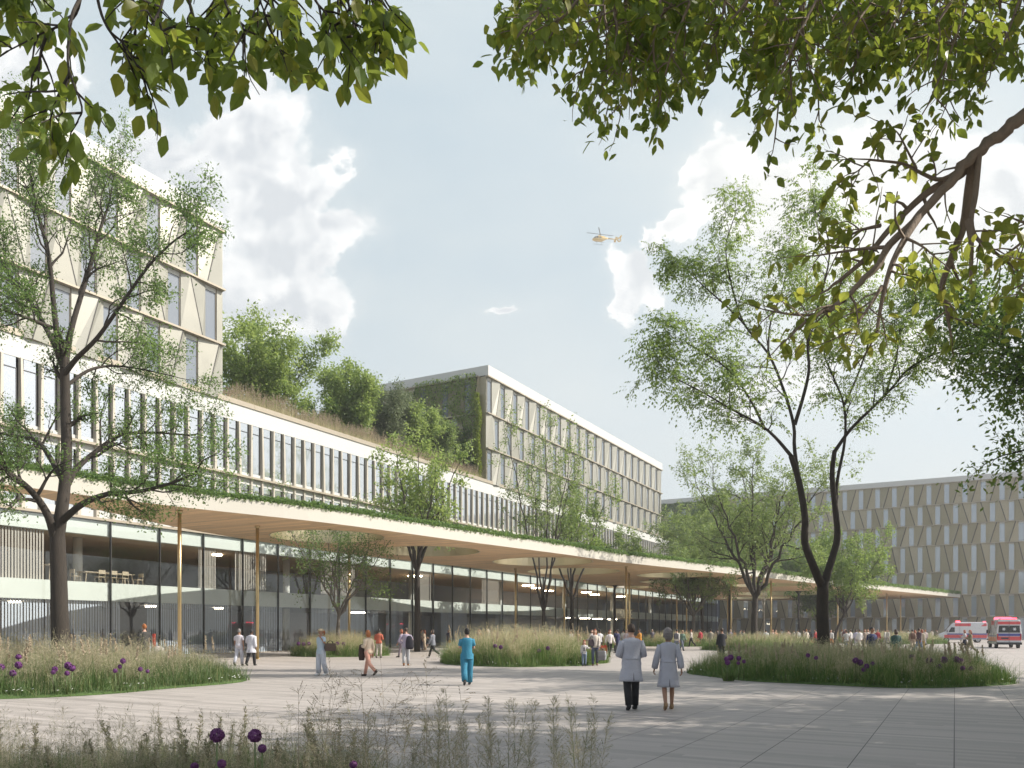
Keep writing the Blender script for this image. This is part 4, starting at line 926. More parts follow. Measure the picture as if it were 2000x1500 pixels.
for px, py, Y, d, lb in ((36,1283,21,.15,'uppermost at the frame edge'), (36,1299,20.6,.19,'largest, under the uppermost one'), (2,1303,20.6,.18,'cut by the frame edge'), (25,1315,20.4,.17,'low under the largest one'), (107,1307,20.5,.15,'just before the tree trunk'), (104,1313,20.4,.12,'lower one before the tree trunk'),
                         (133,1300,20.8,.20,'first of the pair past the trunk'), (141,1305,20.8,.17,'second of the pair past the trunk'), (131,1315,20.4,.13,'small one below the pair'), (240,1291,21.5,.15,'tallest in the middle of the bed'), (234,1302,21.5,.12,'second down in the middle of the bed'), (274,1307,22,.13,'first of the row towards the paving'), (288,1311,22.3,.11,'last of the row towards the paving'), (225,1310,21,.12,'lowest in the middle of the bed')):
    allium(px, py, Y, d, base_+lb, GA)
GA = 'alliums in the skylight bed'; base_ = 'small purple allium under the first skylight, '
for px, py, Y, lb in ((583,1257,50.6,'leftmost of the five'), (593,1258,50.6,'second of the five'), (603,1257,50.6,'third of the five'), (659,1257,50.5,'fourth, left of the slim trunk'), (671,1258,50.5,'last, right of the slim trunk')): allium(px, py, Y, .26, base_+lb, GA)
GA = 'alliums in the golden grass bed'; base_ = 'purple allium in the golden grass bed, '
for px, py, Y, lb in ((967,1262,37.5,'nearest the teal nurse'), (978,1264,37.2,'second from the teal nurse'), (1053,1271,37.4,'low in the middle'), (1070,1266,37.4,'nearest the child')): allium(px, py, Y, .2, base_+lb, GA)
GA = 'alliums in the wide bed'; base_ = 'purple allium in the wide bed, '
for px, py, Y, d, lb in ((1419,1287,26,.17,'left of the bright cluster by the walkers'), (1427,1284,26.4,.2,'tallest of the bright cluster by the walkers'), (1421,1294,26,.18,'lowest of the bright cluster by the walkers'), (1443,1286,26.5,.17,'right of the bright cluster by the walkers'), (1442,1295,26,.12,'small dark one under the bright cluster'), (1453,1292,26.3,.13,'last one past the bright cluster'),
                         (1578,1280,25.4,.14,'left of the airy trunk'), (1594,1285,25.2,.13,'just left of the airy trunk'), (1671,1290,24.6,.19,'first past the airy trunk'), (1680,1294,24.6,.19,'second past the airy trunk'), (1693,1301,24.3,.16,'third and lower past the airy trunk'), (1704,1296,24.4,.13,'small black one past the airy trunk'), (1687,1308,24.1,.14,'lowest past the airy trunk'),
                         (1815,1291,24.8,.22,'large one standing alone'), (1844,1289,25,.22,'first of the big group by the ambulances'), (1868,1288,25.2,.2,'second of the big group by the ambulances'), (1877,1291,25.2,.18,'third of the big group by the ambulances'), (1834,1302,24.6,.16,'low one of the big group by the ambulances'), (1880,1305,24.6,.15,'lowest of the big group by the ambulances'), (1896,1306,25,.15,'outermost of the big group by the ambulances'), (1780,1283,26,.17,'pale one in the middle')):
    allium(px, py, Y, d, base_+lb, GA)
# ---- pink plume grass along the roof garden edge
g_ = np.random.default_rng(320); B = Bag(); n = 2600
u = np.concatenate([g_.uniform(40.9, 77, n), g_.uniform(139, 172, 900)]); v = 45.95+np.abs(g_.normal(0,1.1,len(u))); P = np.stack([D1[0]*u+D2[0]*v, D1[1]*u+D2[1]*v, 0*u+18.0], 1)
k = .55+.6*hn(u*.55, u*.2, 1.0); h = (1.0+.9*g_.uniform(0,1,len(u)))*k+.15; a = g_.uniform(0,2*PI,len(u))
V, F, dx, ln = blades(g_, P, h, .018, .16, 3, az=a); B.add(V, F, 1); V, F = sprays(g_, P, h, ln[:,0], a, .62, 16, .11, .03, 1.6); B.add(V, F, 0)
Q, _ = tufts(g_, P, u, 7, .15); V, F, _, _ = blades(g_, Q, np.repeat(h, 7)*(.4+.3*g_.uniform(0,1,len(Q))), .022, .4, 3); B.add(V, F, 1)
tag(B.build('plume_grass', [PNK, STR], U(60,47,18)), 'pinkish plume grass along the roof garden parapet', 'plume grass', kind='stuff')
b = MB(); b.quad(U(40.6,46.1,18.02), U(77.2,46.1,18.02), U(77.2,66,18.06), U(40.6,66,18.06)); b.quad(U(138.5,46.1,18.02), U(175.8,46.1,18.02), U(175.8,66,18.06), U(138.5,66,18.06))
tag(b.build('roof_garden_ground', SOIL), kind='structure')
# ================================================================ people
SKIN = {'l': mat('skin_light', (.56,.34,.25), .55, 0, .06, 8), 'm': mat('skin_tan', (.36,.20,.13), .55, 0, .06, 8), 'd': mat('skin_deep', (.13,.07,.045), .55, 0, .06, 8)}
HAIRM = {k: mat('hair_'+k, c, .55, 0, .3, 30, .6, 90) for k, c in dict(black=(.012,.010,.010), brown=(.05,.028,.016), red=(.28,.065,.02), blond=(.50,.36,.19), grey=(.22,.20,.19), white=(.62,.56,.48), ginger=(.36,.12,.03)).items()}
EYE_W = mat('eye_dark', (.03,.02,.02), .2); LIP = mat('lips', (.38,.12,.10), .5)
_cm = {}
def cloth(c, kind='cloth'):
    k = (kind,)+tuple(round(x, 3) for x in c)
    if k not in _cm: _cm[k] = mat('%s_%d' % (kind, len(_cm)), c, .8, 0, .12, 7, .8, 26)
    return _cm[k]
PLAID = None
def plaid():
    global PLAID
    if PLAID: return PLAID
    m = bpy.data.materials.new('red_plaid'); m.use_nodes = True; N = NT(m.node_tree); b = m.node_tree.nodes['Principled BSDF']; x, y, z = N.sep(N.obj())
    a = N.m('LESS_THAN', N.m('FRACT', N.m('MULTIPLY', N.m('ADD', x, y), 8.0)), .4); c = N.m('LESS_THAN', N.m('FRACT', N.m('MULTIPLY', z, 9.0)), .4)
    N.put(b.inputs['Base Color'], N.mix(N.m('MULTIPLY', N.m('ADD', a, c), .5), (.40,.03,.04,1), (.05,.008,.012,1))); b.inputs['Roughness'].default_value = .85
    PLAID = m; return m
PEND = []
TORSO = [(.86,.160,.118,-.01),(.95,.165,.125,-.01),(1.06,.142,.108,0),(1.16,.146,.112,.005),(1.27,.168,.12,.01),(1.37,.182,.108,.0),(1.42,.150,.088,-.005),(1.455,.085,.065,-.01),(1.50,.056,.058,-.005)]
def tring(z, rx, ry, yo, n=16, wob=0, ph=0):
    return [(rx*(1+wob*math.sin(5*a+ph)+wob*.6*math.sin(9*a+2*ph))*math.cos(a), yo+ry*(1+wob*math.sin(5*a+ph)+wob*.6*math.sin(9*a+2*ph))*math.sin(a), z) for a in (2*PI*j/n for j in range(n))]
def person(label, x, y, face, h=1.75, top='tee', tc=(.6,.6,.6), low='trousers', lc=(.1,.1,.12), shoe=(.05,.04,.04), hair='short', hc='brown', skin='l', stride=.28, arms=('down','down'), female=False, near=False, group=None, hem=None, cap=None, tm=None, back=0.0, lift=0.0, kid=False, sleeve=None):
    """face: 0 looks away from the camera, 90 to the left of the picture, 180 towards the camera"""
    k = h/1.75; R = thing('person', label, 'person', (x, y, lift), math.radians(face), group); R.scale = (k,k,k)
    wf = .86 if female else 1.0; sh = .90 if female else 1.0; hd = 1.28 if kid else 1.0
    V3 = Vector; dz = 0
    legs = []
    for sg in (-1, 1):
        a = stride*sg; hip = V3((sg*.088, 0, .90)); kn = hip+V3((sg*.006, math.sin(a)*.42, -math.cos(a)*.42))
        bend = .10 if a >= 0 else .10-1.5*a*.8
        an = kn+V3((0, math.sin(a-bend)*.41, -math.cos(a-bend)*.41)); legs.append((hip, kn, an, a-bend*.7))
    low_z = min(l[2].z for l in legs); dz = .075-low_z
    def up(p): return V3((p[0], p[1], p[2]+dz))
    arm = []
    for sg, mode in zip((-1, 1), arms):
        s0 = V3((sg*.172*sh, -.005, 1.385)); sw = -stride*.7*sg
        E, Wt = {'down': ((.222,-.02+sw*.25,1.11), (.225,.06+sw*.5,.865)), 'out': ((.27,-.02+sw*.25,1.13), (.31,.05+sw*.5,.89)), 'crossed': ((.255,.06,1.14), (-.02,.205,1.17)), 'front': ((.262,-.01,1.13), (.10,.24,1.10)),
                 'bag': ((.30,.05,1.19), (.15,.11,1.40)), 'phone': ((.25,.13,1.17), (.11,.14,1.47)), 'elbow': ((.24,.0,1.12), (.14,.2,1.16)), 'reach': ((.25,.02,1.12), (.34,.10,.87)), 'up': ((.26,.10,1.27), (.33,.18,1.50)), 'hip': ((.33,-.05,1.14), (.17,.02,1.02)), 'text': ((.24,.05,1.13), (.07,.27,1.22)), 'lead': ((.26,.03,1.25), (.42,.08,1.22))}[mode]
        e = V3((sg*E[0]*sh, E[1], E[2])); w_ = V3((sg*Wt[0]*(sh if Wt[0] > .05 else 1), Wt[1], Wt[2])); arm.append((s0, e, w_, mode))
    # ---- body: one continuous surface
    b = MB()
    b.loft([tring(z+dz, rx*(wf if 1.0 < z < 1.2 else sh), ry, yo) for z, rx, ry, yo in TORSO])
    b.tube([up((0,-.01,1.43)), up((0,.005,1.56))], [.058*sh,.052*sh], 10)
    hz = 1.625
    def hf(d): return 1+.05*max(0, -d.z)*(1 if d.y > 0 else -1)-.10*max(0, -d.z-.2)
    b.ell(up((0,.015,hz)), (.076*hd,.096*hd,.118*hd), fn=hf, nu=14, nv=10)
    b.tube([up((0,.098*hd,hz+.015)), up((0,.122*hd,hz-.028)), up((0,.10*hd,hz-.036))], [.010,.017,.012], 6)
    for sg in (-1, 1): b.ell(up((sg*.077*hd,.0,hz-.005)), (.012,.022,.034), nu=6, nv=5)
    for hip, kn, an, fa in legs:
        b.tube([up(hip+V3((0,0,.05))), up(hip.lerp(kn,.35)), up(kn), up(kn.lerp(an,.3)), up(an)], [.088,.078,.054,.054,.036], 10)
    for s0, e, w_, mode in arm: b.tube([up(s0), up(s0.lerp(e,.4)), up(e), up(e.lerp(w_,.35)), up(w_)], [.052,.046,.036,.035,.025], 9)
    o = b.build('body', SKIN[skin], R, smooth=True)
    rm = o.modifiers.new('r', 'REMESH'); rm.mode = 'VOXEL'; rm.voxel_size = .014 if near else .022; s_ = o.modifiers.new('s', 'SMOOTH'); s_.iterations = 3; s_.factor = .5
    # hands: palm, four unequal bent fingers and a thumb
    hb = MB()
    for sg, (s0, e, w_, mode) in zip((-1, 1), arm):
        d = (w_-e).normalized(); side = V3((0,1,0)) if abs(d.y) < .6 else V3((0,0,1)); side = (side-d*side.dot(d)).normalized(); nn = d.cross(side)*(-sg)
        if nn.x*sg > 0: nn = -nn
        pc_ = w_+d*.045; hb.tube([up(w_-d*.01), up(w_+d*.03), up(w_+d*.085)], [.024,.038,.036], 8, squash=.5)
        for i, (off, ln) in enumerate(((.028,.070),(.010,.080),(-.009,.075),(-.027,.058))):
            q0 = w_+d*.082+side*off; q1 = q0+d*ln*.45+nn*ln*.12; q2 = q1+d*ln*.3+nn*ln*.3; q3 = q2+d*ln*.12+nn*ln*.25
            hb.tube([up(q0), up(q1), up(q2), up(q3)], [.0095,.009,.008,.006], 6)
        q0 = w_+d*.03+side*.028; q1 = q0+side*.028+d*.025; q2 = q1+side*.006+d*.03+nn*.012; hb.tube([up(q0), up(q1), up(q2)], [.012,.010,.007], 6)
    PEND.append((o, hb))
    if near:
        for sg in (-1, 1):
            m_e = MB(); m_e.ell(up((sg*.031,.094*hd,hz+.018)), (.013,.010,.008), nu=8, nv=6); m_e.build('eye', EYE_W, R, smooth=True)
        m_e = MB(); m_e.ell(up((0,.094*hd,hz-.062)), (.022,.010,.007), nu=8, nv=6); m_e.build('mouth', LIP, R, smooth=True)
    # ---- clothes
    def sleeves(mb, to, grow=.014, flare=0.0):
        for s0, e, w_, mode in arm:
            pts = [s0+V3((0,0,.012)), s0.lerp(e,.35), s0.lerp(e,.7)]; rd = [.060,.060,.056]
            if to > 1: pts += [e, e.lerp(w_,.5), e.lerp(w_,.92)]; rd += [.052,.048+flare,.044+flare]
            mb.tube([up(p) for p in pts], [r+grow for r in rd], 12)
    c = MB(); tmat = tm or cloth(tc)
    hm = hem or {'tee': .84, 'shirt': .83, 'sweater': .85, 'jacket': .80, 'coat': .56, 'dress': .56, 'scrub': .80, 'blouse': .84}[top]
    gr = {'tee': .014, 'shirt': .018, 'sweater': .026, 'jacket': .034, 'coat': .040, 'dress': .012, 'scrub': .030, 'blouse': .018}[top]
    rings = []; ph = x*3+y
    if hm < .84:
        n_ = 5 if hm < .7 else 2
        for i in range(n_):
            z = hm+(.84-hm)*i/n_; fl = (.84-z)*(.16 if top != 'dress' else .10); rings.append(tring(z+dz, .168*sh+gr+fl, .128+gr+fl*.9, -.01+back*(.84-z), 28, .030 if hm < .7 else .015, ph+i*.12))
    for z, rx, ry, yo in TORSO[:-1]:
        if z >= hm-.01 or z > .85: rings.append(tring(z+dz, rx*(wf if 1.0 < z < 1.2 else sh)+gr*(1.15 if 1.0 < z < 1.15 and top in ('coat','scrub','jacket') else 1), ry+gr, yo, 28, .012, ph+z*4))
    c.loft(rings); long_ = sleeve if sleeve is not None else top in ('shirt','sweater','jacket','coat','blouse')
    sleeves(c, 2 if long_ else 1, gr*.5, .006 if top == 'coat' else 0)
    c.build({'tee': 'shirt', 'scrub': 'scrub_top'}.get(top, top), tmat, R, smooth=True)
    if top == 'coat':
        c = MB(); c.loft([tring(1.035+dz, .142*wf+gr+.020, .108+gr+.018, 0, 28), tring(1.06+dz, .142*wf+gr+.020, .108+gr+.018, 0, 28)]); c.build('belt', tmat, R, smooth=True)
        c = MB(); c.loft([tring(1.425+dz, .088, .075, -.012, 18), tring(1.475+dz, .072, .070, -.014, 18)]); c.build('collar', tmat, R, smooth=True)
        c = MB(); zz_ = hm+.02; c.quad((-.012,-.245-back*.2,zz_+dz), (.012,-.245-back*.2,zz_+dz), (.002,-.215,zz_+.16+dz), (-.002,-.215,zz_+.16+dz)); c.build('vent', cloth((.12,.12,.13)), R)
    if low in ('trousers', 'jeans', 'wide'):
        g_w = {'trousers': .016, 'jeans': .009, 'wide': .034}[low]; c = MB()
        c.loft([tring(z+dz, .160*sh+.012, .120+.010, -.01, 20) for z in (.80,.88,.96,1.02)])
        for hip, kn, an, fa in legs:
            pts = [hip+V3((0,0,.06)), hip.lerp(kn,.4), kn, kn.lerp(an,.4), kn.lerp(an,.97)]
            c.tube([up(p) for p in pts], [.094+g_w*.6,.082+g_w,.062+g_w,.058+g_w*1.1,.046+g_w*1.3], 14)
        c.build('trousers', cloth(lc), R, smooth=True)
    elif low == 'skirt':
        c = MB(); c.loft([tring(z+dz, r_, r_*.78, -.01, 24, .02, ph) for z, r_ in ((.50,.235),(.65,.215),(.80,.192),(.95,.178),(1.02,.155))]); c.build('skirt', cloth(lc), R, smooth=True)
    for hip, kn, an, fa in legs:
        c = MB(); f_ = -fa*.9 if fa < -.15 else 0; ca, sa = math.cos(f_), math.sin(f_)
        def ft(yy, zz_): return up(an+V3((0, yy*ca+(zz_)*sa*1.0, -yy*sa+zz_*ca)))
        c.tube([ft(-.065,-.032), ft(-.03,-.030), ft(.04,-.036), ft(.12,-.046), ft(.175,-.052)], [.026,.042,.044,.040,.022], 10, squash=1)
        if shoe is not None: c.tube([up(an+V3((0,0,.03))), ft(-.02,-.03)], [.044,.044], 10)
        c.build('shoe', cloth(shoe or (.3,.2,.15), 'leather'), R, smooth=True)
    # ---- hair
    c = MB(); hx, hy, hzr = .084*hd, .104*hd, .126*hd; cz = hz+.008; rg = random.Random(int(x*100)+7)
    nu, nv = 20, 14; vs = []; rough = .10 if hair == 'curly' else .035; big = 1.22 if hair == 'curly' else 1.0
    for i in range(nv+1):
        for j in range(nu):
            f = PI*i/nv; a = 2*PI*j/nu; w_ = big*(1+rg.uniform(-rough, rough)); vs.append(up((hx*w_*math.sin(f)*math.cos(a), .008+hy*w_*math.sin(f)*math.sin(a), cz+hzr*w_*math.cos(f))))
    fs = []
    for i in range(nv):
        for j in range(nu):
            f = PI*(i+.5)/nv; a = 2*PI*(j+.5)/nu; yy_, z_ = math.sin(f)*math.sin(a), math.cos(f)
            if (z_ > .52) or (yy_ < .15 and z_ > -.15) or (yy_ < -.25 and z_ > (-.62 if hair != 'short' else -.45)): fs.append((i*nu+j, i*nu+(j+1) % nu, (i+1)*nu+(j+1) % nu, (i+1)*nu+j))
    c.add(vs, [tuple(reversed(f)) for f in fs])
    if hair == 'long':
        c.loft([[up((rx_*math.cos(t_), -.045-bk+ry_*math.sin(t_), z_)) for t_ in (2*PI*j/14 for j in range(14))] for z_, rx_, ry_, bk in ((1.66,.080*hd,.05,0),(1.58,.088*hd,.05,.01),(1.48,.098*hd,.048,.025),(1.38,.085*hd,.04,.05),(1.29,.05,.03,.065))])
    if hair == 'bob': c.loft([[up((rx_*math.cos(t_), -.02+ry_*math.sin(t_), z_)) for t_ in (2*PI*j/14 for j in range(14))] for z_, rx_, ry_ in ((1.66,.088,.075),(1.58,.100,.082),(1.52,.098,.078),(1.49,.08,.06))])
    if hair == 'bun': c.ell(up((0,-.085,1.70)), (.05,.05,.048))
    if hair == 'tail': c.tube([up((0,-.085,1.665)), up((0,-.145,1.66)), up((0,-.165,1.58)), up((0,-.14,1.49))], [.022,.036,.036,.014], 8)
    if hair == 'curly':
        for q in range(60):
            d = V3((rg.gauss(0,1), rg.gauss(0,1)-.5, rg.gauss(0,1)+.15)).normalized()
            if d.y < .35 or d.z > .5: c.ell(up((d.x*.098, .005+d.y*.116, cz+d.z*.132)), (.020,.020,.020), nu=6, nv=4)
    c.build('hair', HAIRM[hc], R, smooth=True)
    if cap:
        c = MB(); c.loft([[up((r_*.088*math.cos(t_), .012+r_*.11*math.sin(t_), z_)) for t_ in (2*PI*j/18 for j in range(18))] for z_, r_ in ((1.655,1.05),(1.70,1.03),(1.735,.82),(1.755,.4))]); c.add([up((-.07,.10,1.662)), up((.07,.10,1.662)), up((.05,.19,1.645)), up((-.05,.19,1.645))], [(0,1,2,3)]); c.build('cap', cloth(cap), R, smooth=True)
    R['hand'] = 0
    del R['hand']
    M_ = Matrix.Translation(R.location) @ Matrix.Rotation(math.radians(face), 4, 'Z') @ Matrix.Scale(k, 4)
    return R, [M_ @ up(a_[2]) for a_ in arm], M_, dz
def bag(name, label, cat, p, w, h, d, col, rz=0, strap=None, hang=.14):
    """a soft bag hanging from point p"""
    o = thing(name, label, cat, (p[0], p[1], p[2]-hang-h), rz); b = MB()
    b.loft([[(sx*w*.5*f, sy*d*.5*g_, z) for sx, sy in ((-1,-.8),(-.8,-1),(.8,-1),(1,-.8),(1,.8),(.8,1),(-.8,1),(-1,.8))] for z, f, g_ in ((0,.86,.8),(.02,.95,1),(h*.5,1.0,1.05),(h*.92,.93,.75),(h,.86,.5))]); b.build('bag_body', cloth(col, 'bag'), o)
    for sy in (-1, 1):
        b = MB(); b.tube([(-w*.26,sy*d*.2,h*.95), (-w*.2,sy*d*.12,h+hang*.6), (0,0,h+hang), (w*.2,sy*d*.12,h+hang*.6), (w*.26,sy*d*.2,h*.95)], .011, 6); b.build('handle', cloth(strap or (col[0]*.5,col[1]*.5,col[2]*.5), 'bag'), o)
    return o
WC = (.46,.47,.53)
# -- the two doctors walking away
DG = 'doctors in white coats'
x, y = gp(1233, 1386); person('tall dark haired doctor in a long pale coat and black trousers, walking away', x, y, 4, 1.80, 'coat', WC, 'trousers', (.022,.022,.024), (.02,.02,.02), 'short', 'brown', 'l', .12, ('front','front'), near=True, group=DG, hem=.585)
x, y = gp(1305, 1386); person('curly grey haired doctor in a belted pale coat with bare calves, walking away', x, y, -3, 1.70, 'coat', WC, 'skirt', (.35,.34,.40), (.30,.19,.10), 'curly', 'grey', 'm', .20, ('out','out'), True, True, DG, hem=.50, back=.06)
x, y = gp(912, 1338); person('nurse in teal scrubs seen from behind with folded arms', x, y, 8, 1.74, 'scrub', (.035,.22,.34), 'wide', (.035,.21,.33), (.06,.06,.06), 'bun', 'black', 'l', .22, ('crossed','crossed'), True, True)
x, y = gp(627, 1319); R, hnd, M_, dz = person('woman in a cream cap and pale blue scrubs carrying a brown holdall on her shoulder', x, y, 142, 1.72, 'scrub', (.50,.60,.70), 'wide', (.60,.63,.70), (.75,.75,.75), 'tail', 'ginger', 'm', .10, ('bag','down'), True, True, cap=(.55,.45,.30))
sp = M_ @ Vector((-.22,-.10,1.28+dz)); bag('holdall', 'brown holdall bag hung from the capped woman shoulder', 'bag', (sp.x+.12, sp.y, sp.z+.02), .40, .28, .2, (.11,.075,.055), .5, (.02,.02,.02), .10)
x, y = gp(719, 1321); R, hnd, M_, dz = person('red haired woman in a cream top and pink trousers striding past', x, y, 58, 1.70, 'blouse', (.68,.55,.42), 'jeans', (.62,.33,.25), (.045,.028,.02), 'bob', 'ginger', 'l', .34, ('elbow','down'), True, True)
p = hnd[0]; o = thing('folded_coat', 'dark coat folded over the arm of the woman in pink trousers', 'coat', (p.x, p.y, p.z-.52), .6); b = MB(); b.loft([tring(z, r_, r_*.5, 0, 14, .08, z*9) for z, r_ in ((0,.10),(.2,.13),(.42,.12),(.54,.09),(.58,.04))]); b.build('coat_cloth', cloth((.05,.03,.025)), o, smooth=True)
x, y = gp(740, 1285); person('man in an orange red sweater and beige trousers, seen from behind', x, y, -10, 1.74, 'sweater', (.50,.13,.075), 'trousers', (.48,.43,.36), (.05,.04,.03), 'short', 'black', 'd', .12, ('elbow','elbow'))
PG2 = 'pair of medics by the slim brass post'
x, y = gp(467, 1300); person('grey haired medic in an all white tunic walking beside a taller coated colleague', x, y, -5, 1.74, 'tee', (.66,.62,.66), 'trousers', (.56,.57,.64), (.10,.09,.08), 'short', 'grey', 'm', .22, ('down','down'), near=True, group=PG2)
x, y = gp(491, 1300); person('medic in a white knee length coat and black trousers beside the slim post', x, y, -12, 1.72, 'coat', (.68,.68,.74), 'trousers', (.025,.025,.03), (.02,.02,.02), 'short', 'black', 'd', .2, ('front','down'), near=True, group=PG2, hem=.62)
x, y = gp(793, 1300); R, hnd, M_, dz = person('man in a lavender shirt and silver trousers with a dark jacket over his shoulder', x, y, 6, 1.78, 'shirt', (.42,.36,.46), 'trousers', (.42,.43,.45), (.30,.13,.04), 'short', 'brown', 'l', .12, ('hip','bag'), near=True)
p = M_ @ Vector((.16,-.15,1.36+dz)); o = thing('jacket', 'dark jacket slung down the back of the lavender shirted man', 'jacket', (p.x, p.y, p.z-.62), 0); b = MB(); b.loft([tring(z, r_, r_*.38, 0, 16, .08, z*7) for z, r_ in ((0,.15),(.15,.19),(.4,.17),(.58,.12),(.64,.05))]); b.build('jacket_cloth', cloth((.03,.028,.04)), o, smooth=True)
x, y = gp(784, 1284); person('auburn haired walker half hidden behind the lavender shirted man', x, y, 80, 1.74, 'blouse', (.40,.33,.36), 'jeans', (.30,.26,.30), (.03,.03,.03), 'bob', 'red', 'l', .3, female=True)
x, y = gp(845, 1285); person('person in a grey jacket and black trousers stepping towards the tree trunk', x, y, 70, 1.74, 'jacket', (.20,.21,.24), 'jeans', (.02,.02,.024), (.62,.62,.60), 'bob', 'brown', 'l', .4, ('down','text'))
x, y = gp(823, 1270); person('man in a khaki tee and dark trousers standing just past the dark tree trunk', x, y, -70, 1.72, 'tee', (.30,.27,.22), 'trousers', (.05,.055,.08), (.05,.04,.04), 'short', 'brown', 'l', .1)
x, y = gp(829, 1269.5); person('person in beige facing the khaki man past the dark trunk', x, y, 75, 1.68, 'blouse', (.52,.42,.32), 'wide', (.48,.39,.29), (.4,.3,.2), 'long', 'red', 'l', .1, ('elbow','elbow'), True)
x, y = gp(876, 1265); R, hnd, M_, dz = person('white haired woman in a navy dress with bare legs carrying an orange handbag', x, y, 160, 1.70, 'dress', (.045,.042,.085), 'none', (0,0,0), (.4,.2,.12), 'bob', 'white', 'm', .2, female=True)
bag('handbag', 'small orange handbag held by the woman in the navy dress', 'handbag', hnd[0], .26, .24, .1, (.62,.24,.06))
# person among the grass at the left
R, hnd, M_, dz = person('auburn haired person in a dark jacket in the tall straw grass near the glass', -15.0, 33.0, 60, 1.86, 'jacket', (.05,.048,.045), 'trousers', (.06,.06,.06), (.05,.05,.05), 'short', 'ginger', 'l', .15, ('down','front'), lift=.06)
o = thing('red_strap_bag', 'pale sack with an upright red strap beside the person in the straw grass', 'bag', (-14.35, 32.8, .2)); b = MB(); b.ell((0,0,.55), (.30,.2,.28)); b.build('bag_body', cloth((.62,.55,.53), 'bag'), o, smooth=True); b = MB(); b.box((-.22,-.03,.7), (-.12,.03,1.32)); b.build('strap', cloth((.7,.10,.07), 'bag'), o)
# behind the golden grass bed
def pf(px, Y): return ((px-1000)/1580*Y, Y)
def far(label, px, Y, face, **kw): return person(label, *pf(px, Y), face, **kw)
far('man in a red plaid shirt standing behind the golden grass, next to the nurse', 936, 51, 165, h=1.76, top='shirt', tm=plaid(), lc=(.04,.04,.06), hc='black', skin='m', stride=.1)
far('white blond woman in a violet blouse behind the golden grass', 953, 50, 150, h=1.70, top='blouse', tc=(.25,.20,.30), lc=(.05,.05,.07), hair='bob', hc='white', stride=.15, female=True, sleeve=False)
far('bearded man in an ochre jacket behind the golden grass', 966, 52, 175, h=1.74, top='jacket', tc=(.32,.17,.07), lc=(.06,.05,.05), hc='brown', skin='m', stride=.1)
far('small dark figure raising an arm at the slim post behind the golden grass', 1031, 66, 120, h=1.66, top='jacket', tc=(.06,.055,.05), lc=(.05,.05,.05), hc='red', arms=('up','out'))
far('dark haired person in a light grey top at the twin stemmed tree', 1075, 54, 140, h=1.74, top='sweater', tc=(.46,.43,.44), lc=(.3,.3,.32), hc='black', arms=('elbow','down'))
far('red bearded man in olive beside the twin stemmed tree', 1066, 58, 190, h=1.58, top='tee', tc=(.22,.20,.10), lc=(.12,.12,.08), hc='red', stride=.1)
far('soldierly figure in a pale jacket, left one of two by the fork tree', 1115, 51, 60, h=1.74, top='jacket', tc=(.40,.37,.32), lc=(.16,.15,.12), hc='brown', arms=('text','text'))
far('person in a tan patterned shirt, right one of two by the fork tree', 1128, 51.5, 160, h=1.70, top='shirt', tc=(.40,.27,.13), lc=(.2,.17,.13), hc='black', skin='m')
# the mother, the child, the shoppers
x, y = gp(1162, 1300); R, hnd, M_, dz = person('red haired mother in a cream blouse and jeans leading a child', x, y, 172, 1.72, 'blouse', (.70,.62,.55), 'jeans', (.10,.12,.20), (.16,.07,.04), 'long', 'red', 'l', .18, ('down','lead'), True, True)
bag('shopping_bag', 'dark grey shopping bag hanging from the red haired mother hand', 'shopping bag', hnd[0]+Vector((.06,0,0)), .42, .46, .2, (.10,.10,.11), .3)
bag('shopping_bag', 'pale silver shopping bag beside the dark grey one', 'shopping bag', hnd[0]+Vector((.16,.10,-.02)), .36, .42, .18, (.55,.56,.60), .1)
p = M_ @ Vector((.16,.12,1.12+dz)); bag('shoulder_bag', 'dark shoulder bag slung across the red haired mother', 'bag', p+Vector((0,0,.3)), .30, .34, .1, (.07,.05,.06), .2, None, .16)
x, y = gp(1141, 1301); person('little girl in a printed white shirt and jeans holding the mother hand', x, y, 176, 1.18, 'shirt', (.66,.63,.62), 'jeans', (.20,.26,.36), (.03,.03,.03), 'long', 'red', 'l', .06, ('lead','down'), True, True, kid=True)
SM_ = MB(); 
for zz_, w_ in ((1.22,.14),(1.14,.10),(1.06,.13)): SM_.box((-w_/2,.142,zz_), (w_/2,.150,zz_+.05))
PRN = bpy.data.objects[[o.name for o in COL.objects if o.get('label','').startswith('little girl')][0]]
SM_.build('shirt_print', cloth((.03,.03,.04)), PRN)
x, y = gp(1191, 1283); R, hnd, M_, dz = person('woman in a white top and black trousers carrying red and black bags', x, y, 195, 1.70, 'blouse', (.72,.66,.64), 'jeans', (.015,.015,.018), (.25,.10,.06), 'long', 'red', 'l', .25, ('out','out'), True)
bag('shopping_bag', 'bright red shopping bag of the woman in black trousers', 'shopping bag', hnd[1]+Vector((-.12,0,0)), .46, .52, .2, (.62,.02,.025), .2)
bag('handbag', 'small black handbag of the woman in black trousers', 'handbag', hnd[0]+Vector((.08,0,0)), .24, .36, .1, (.02,.02,.025), .2)
far('man in a navy suit holding a phone beside the red bag shopper', 1206, 58, 60, h=1.74, top='jacket', tc=(.03,.032,.085), lc=(.03,.03,.075), hc='black', skin='m', arms=('phone','down'))
far('brown haired woman in white looking over the red haired mother shoulder', 1156, 56, 175, h=1.72, top='blouse', tc=(.66,.60,.58), lc=(.2,.2,.25), hair='bob', hc='brown', female=True)
far('black haired man in a white tee beyond the red haired mother', 1171, 55, 20, h=1.74, top='tee', tc=(.64,.63,.64), lc=(.08,.08,.1), hc='black', skin='d')
far('person in a pale shirt behind the navy suited man', 1217, 70, 30, h=1.72, top='shirt', tc=(.58,.54,.47), lc=(.2,.2,.2), hc='black')
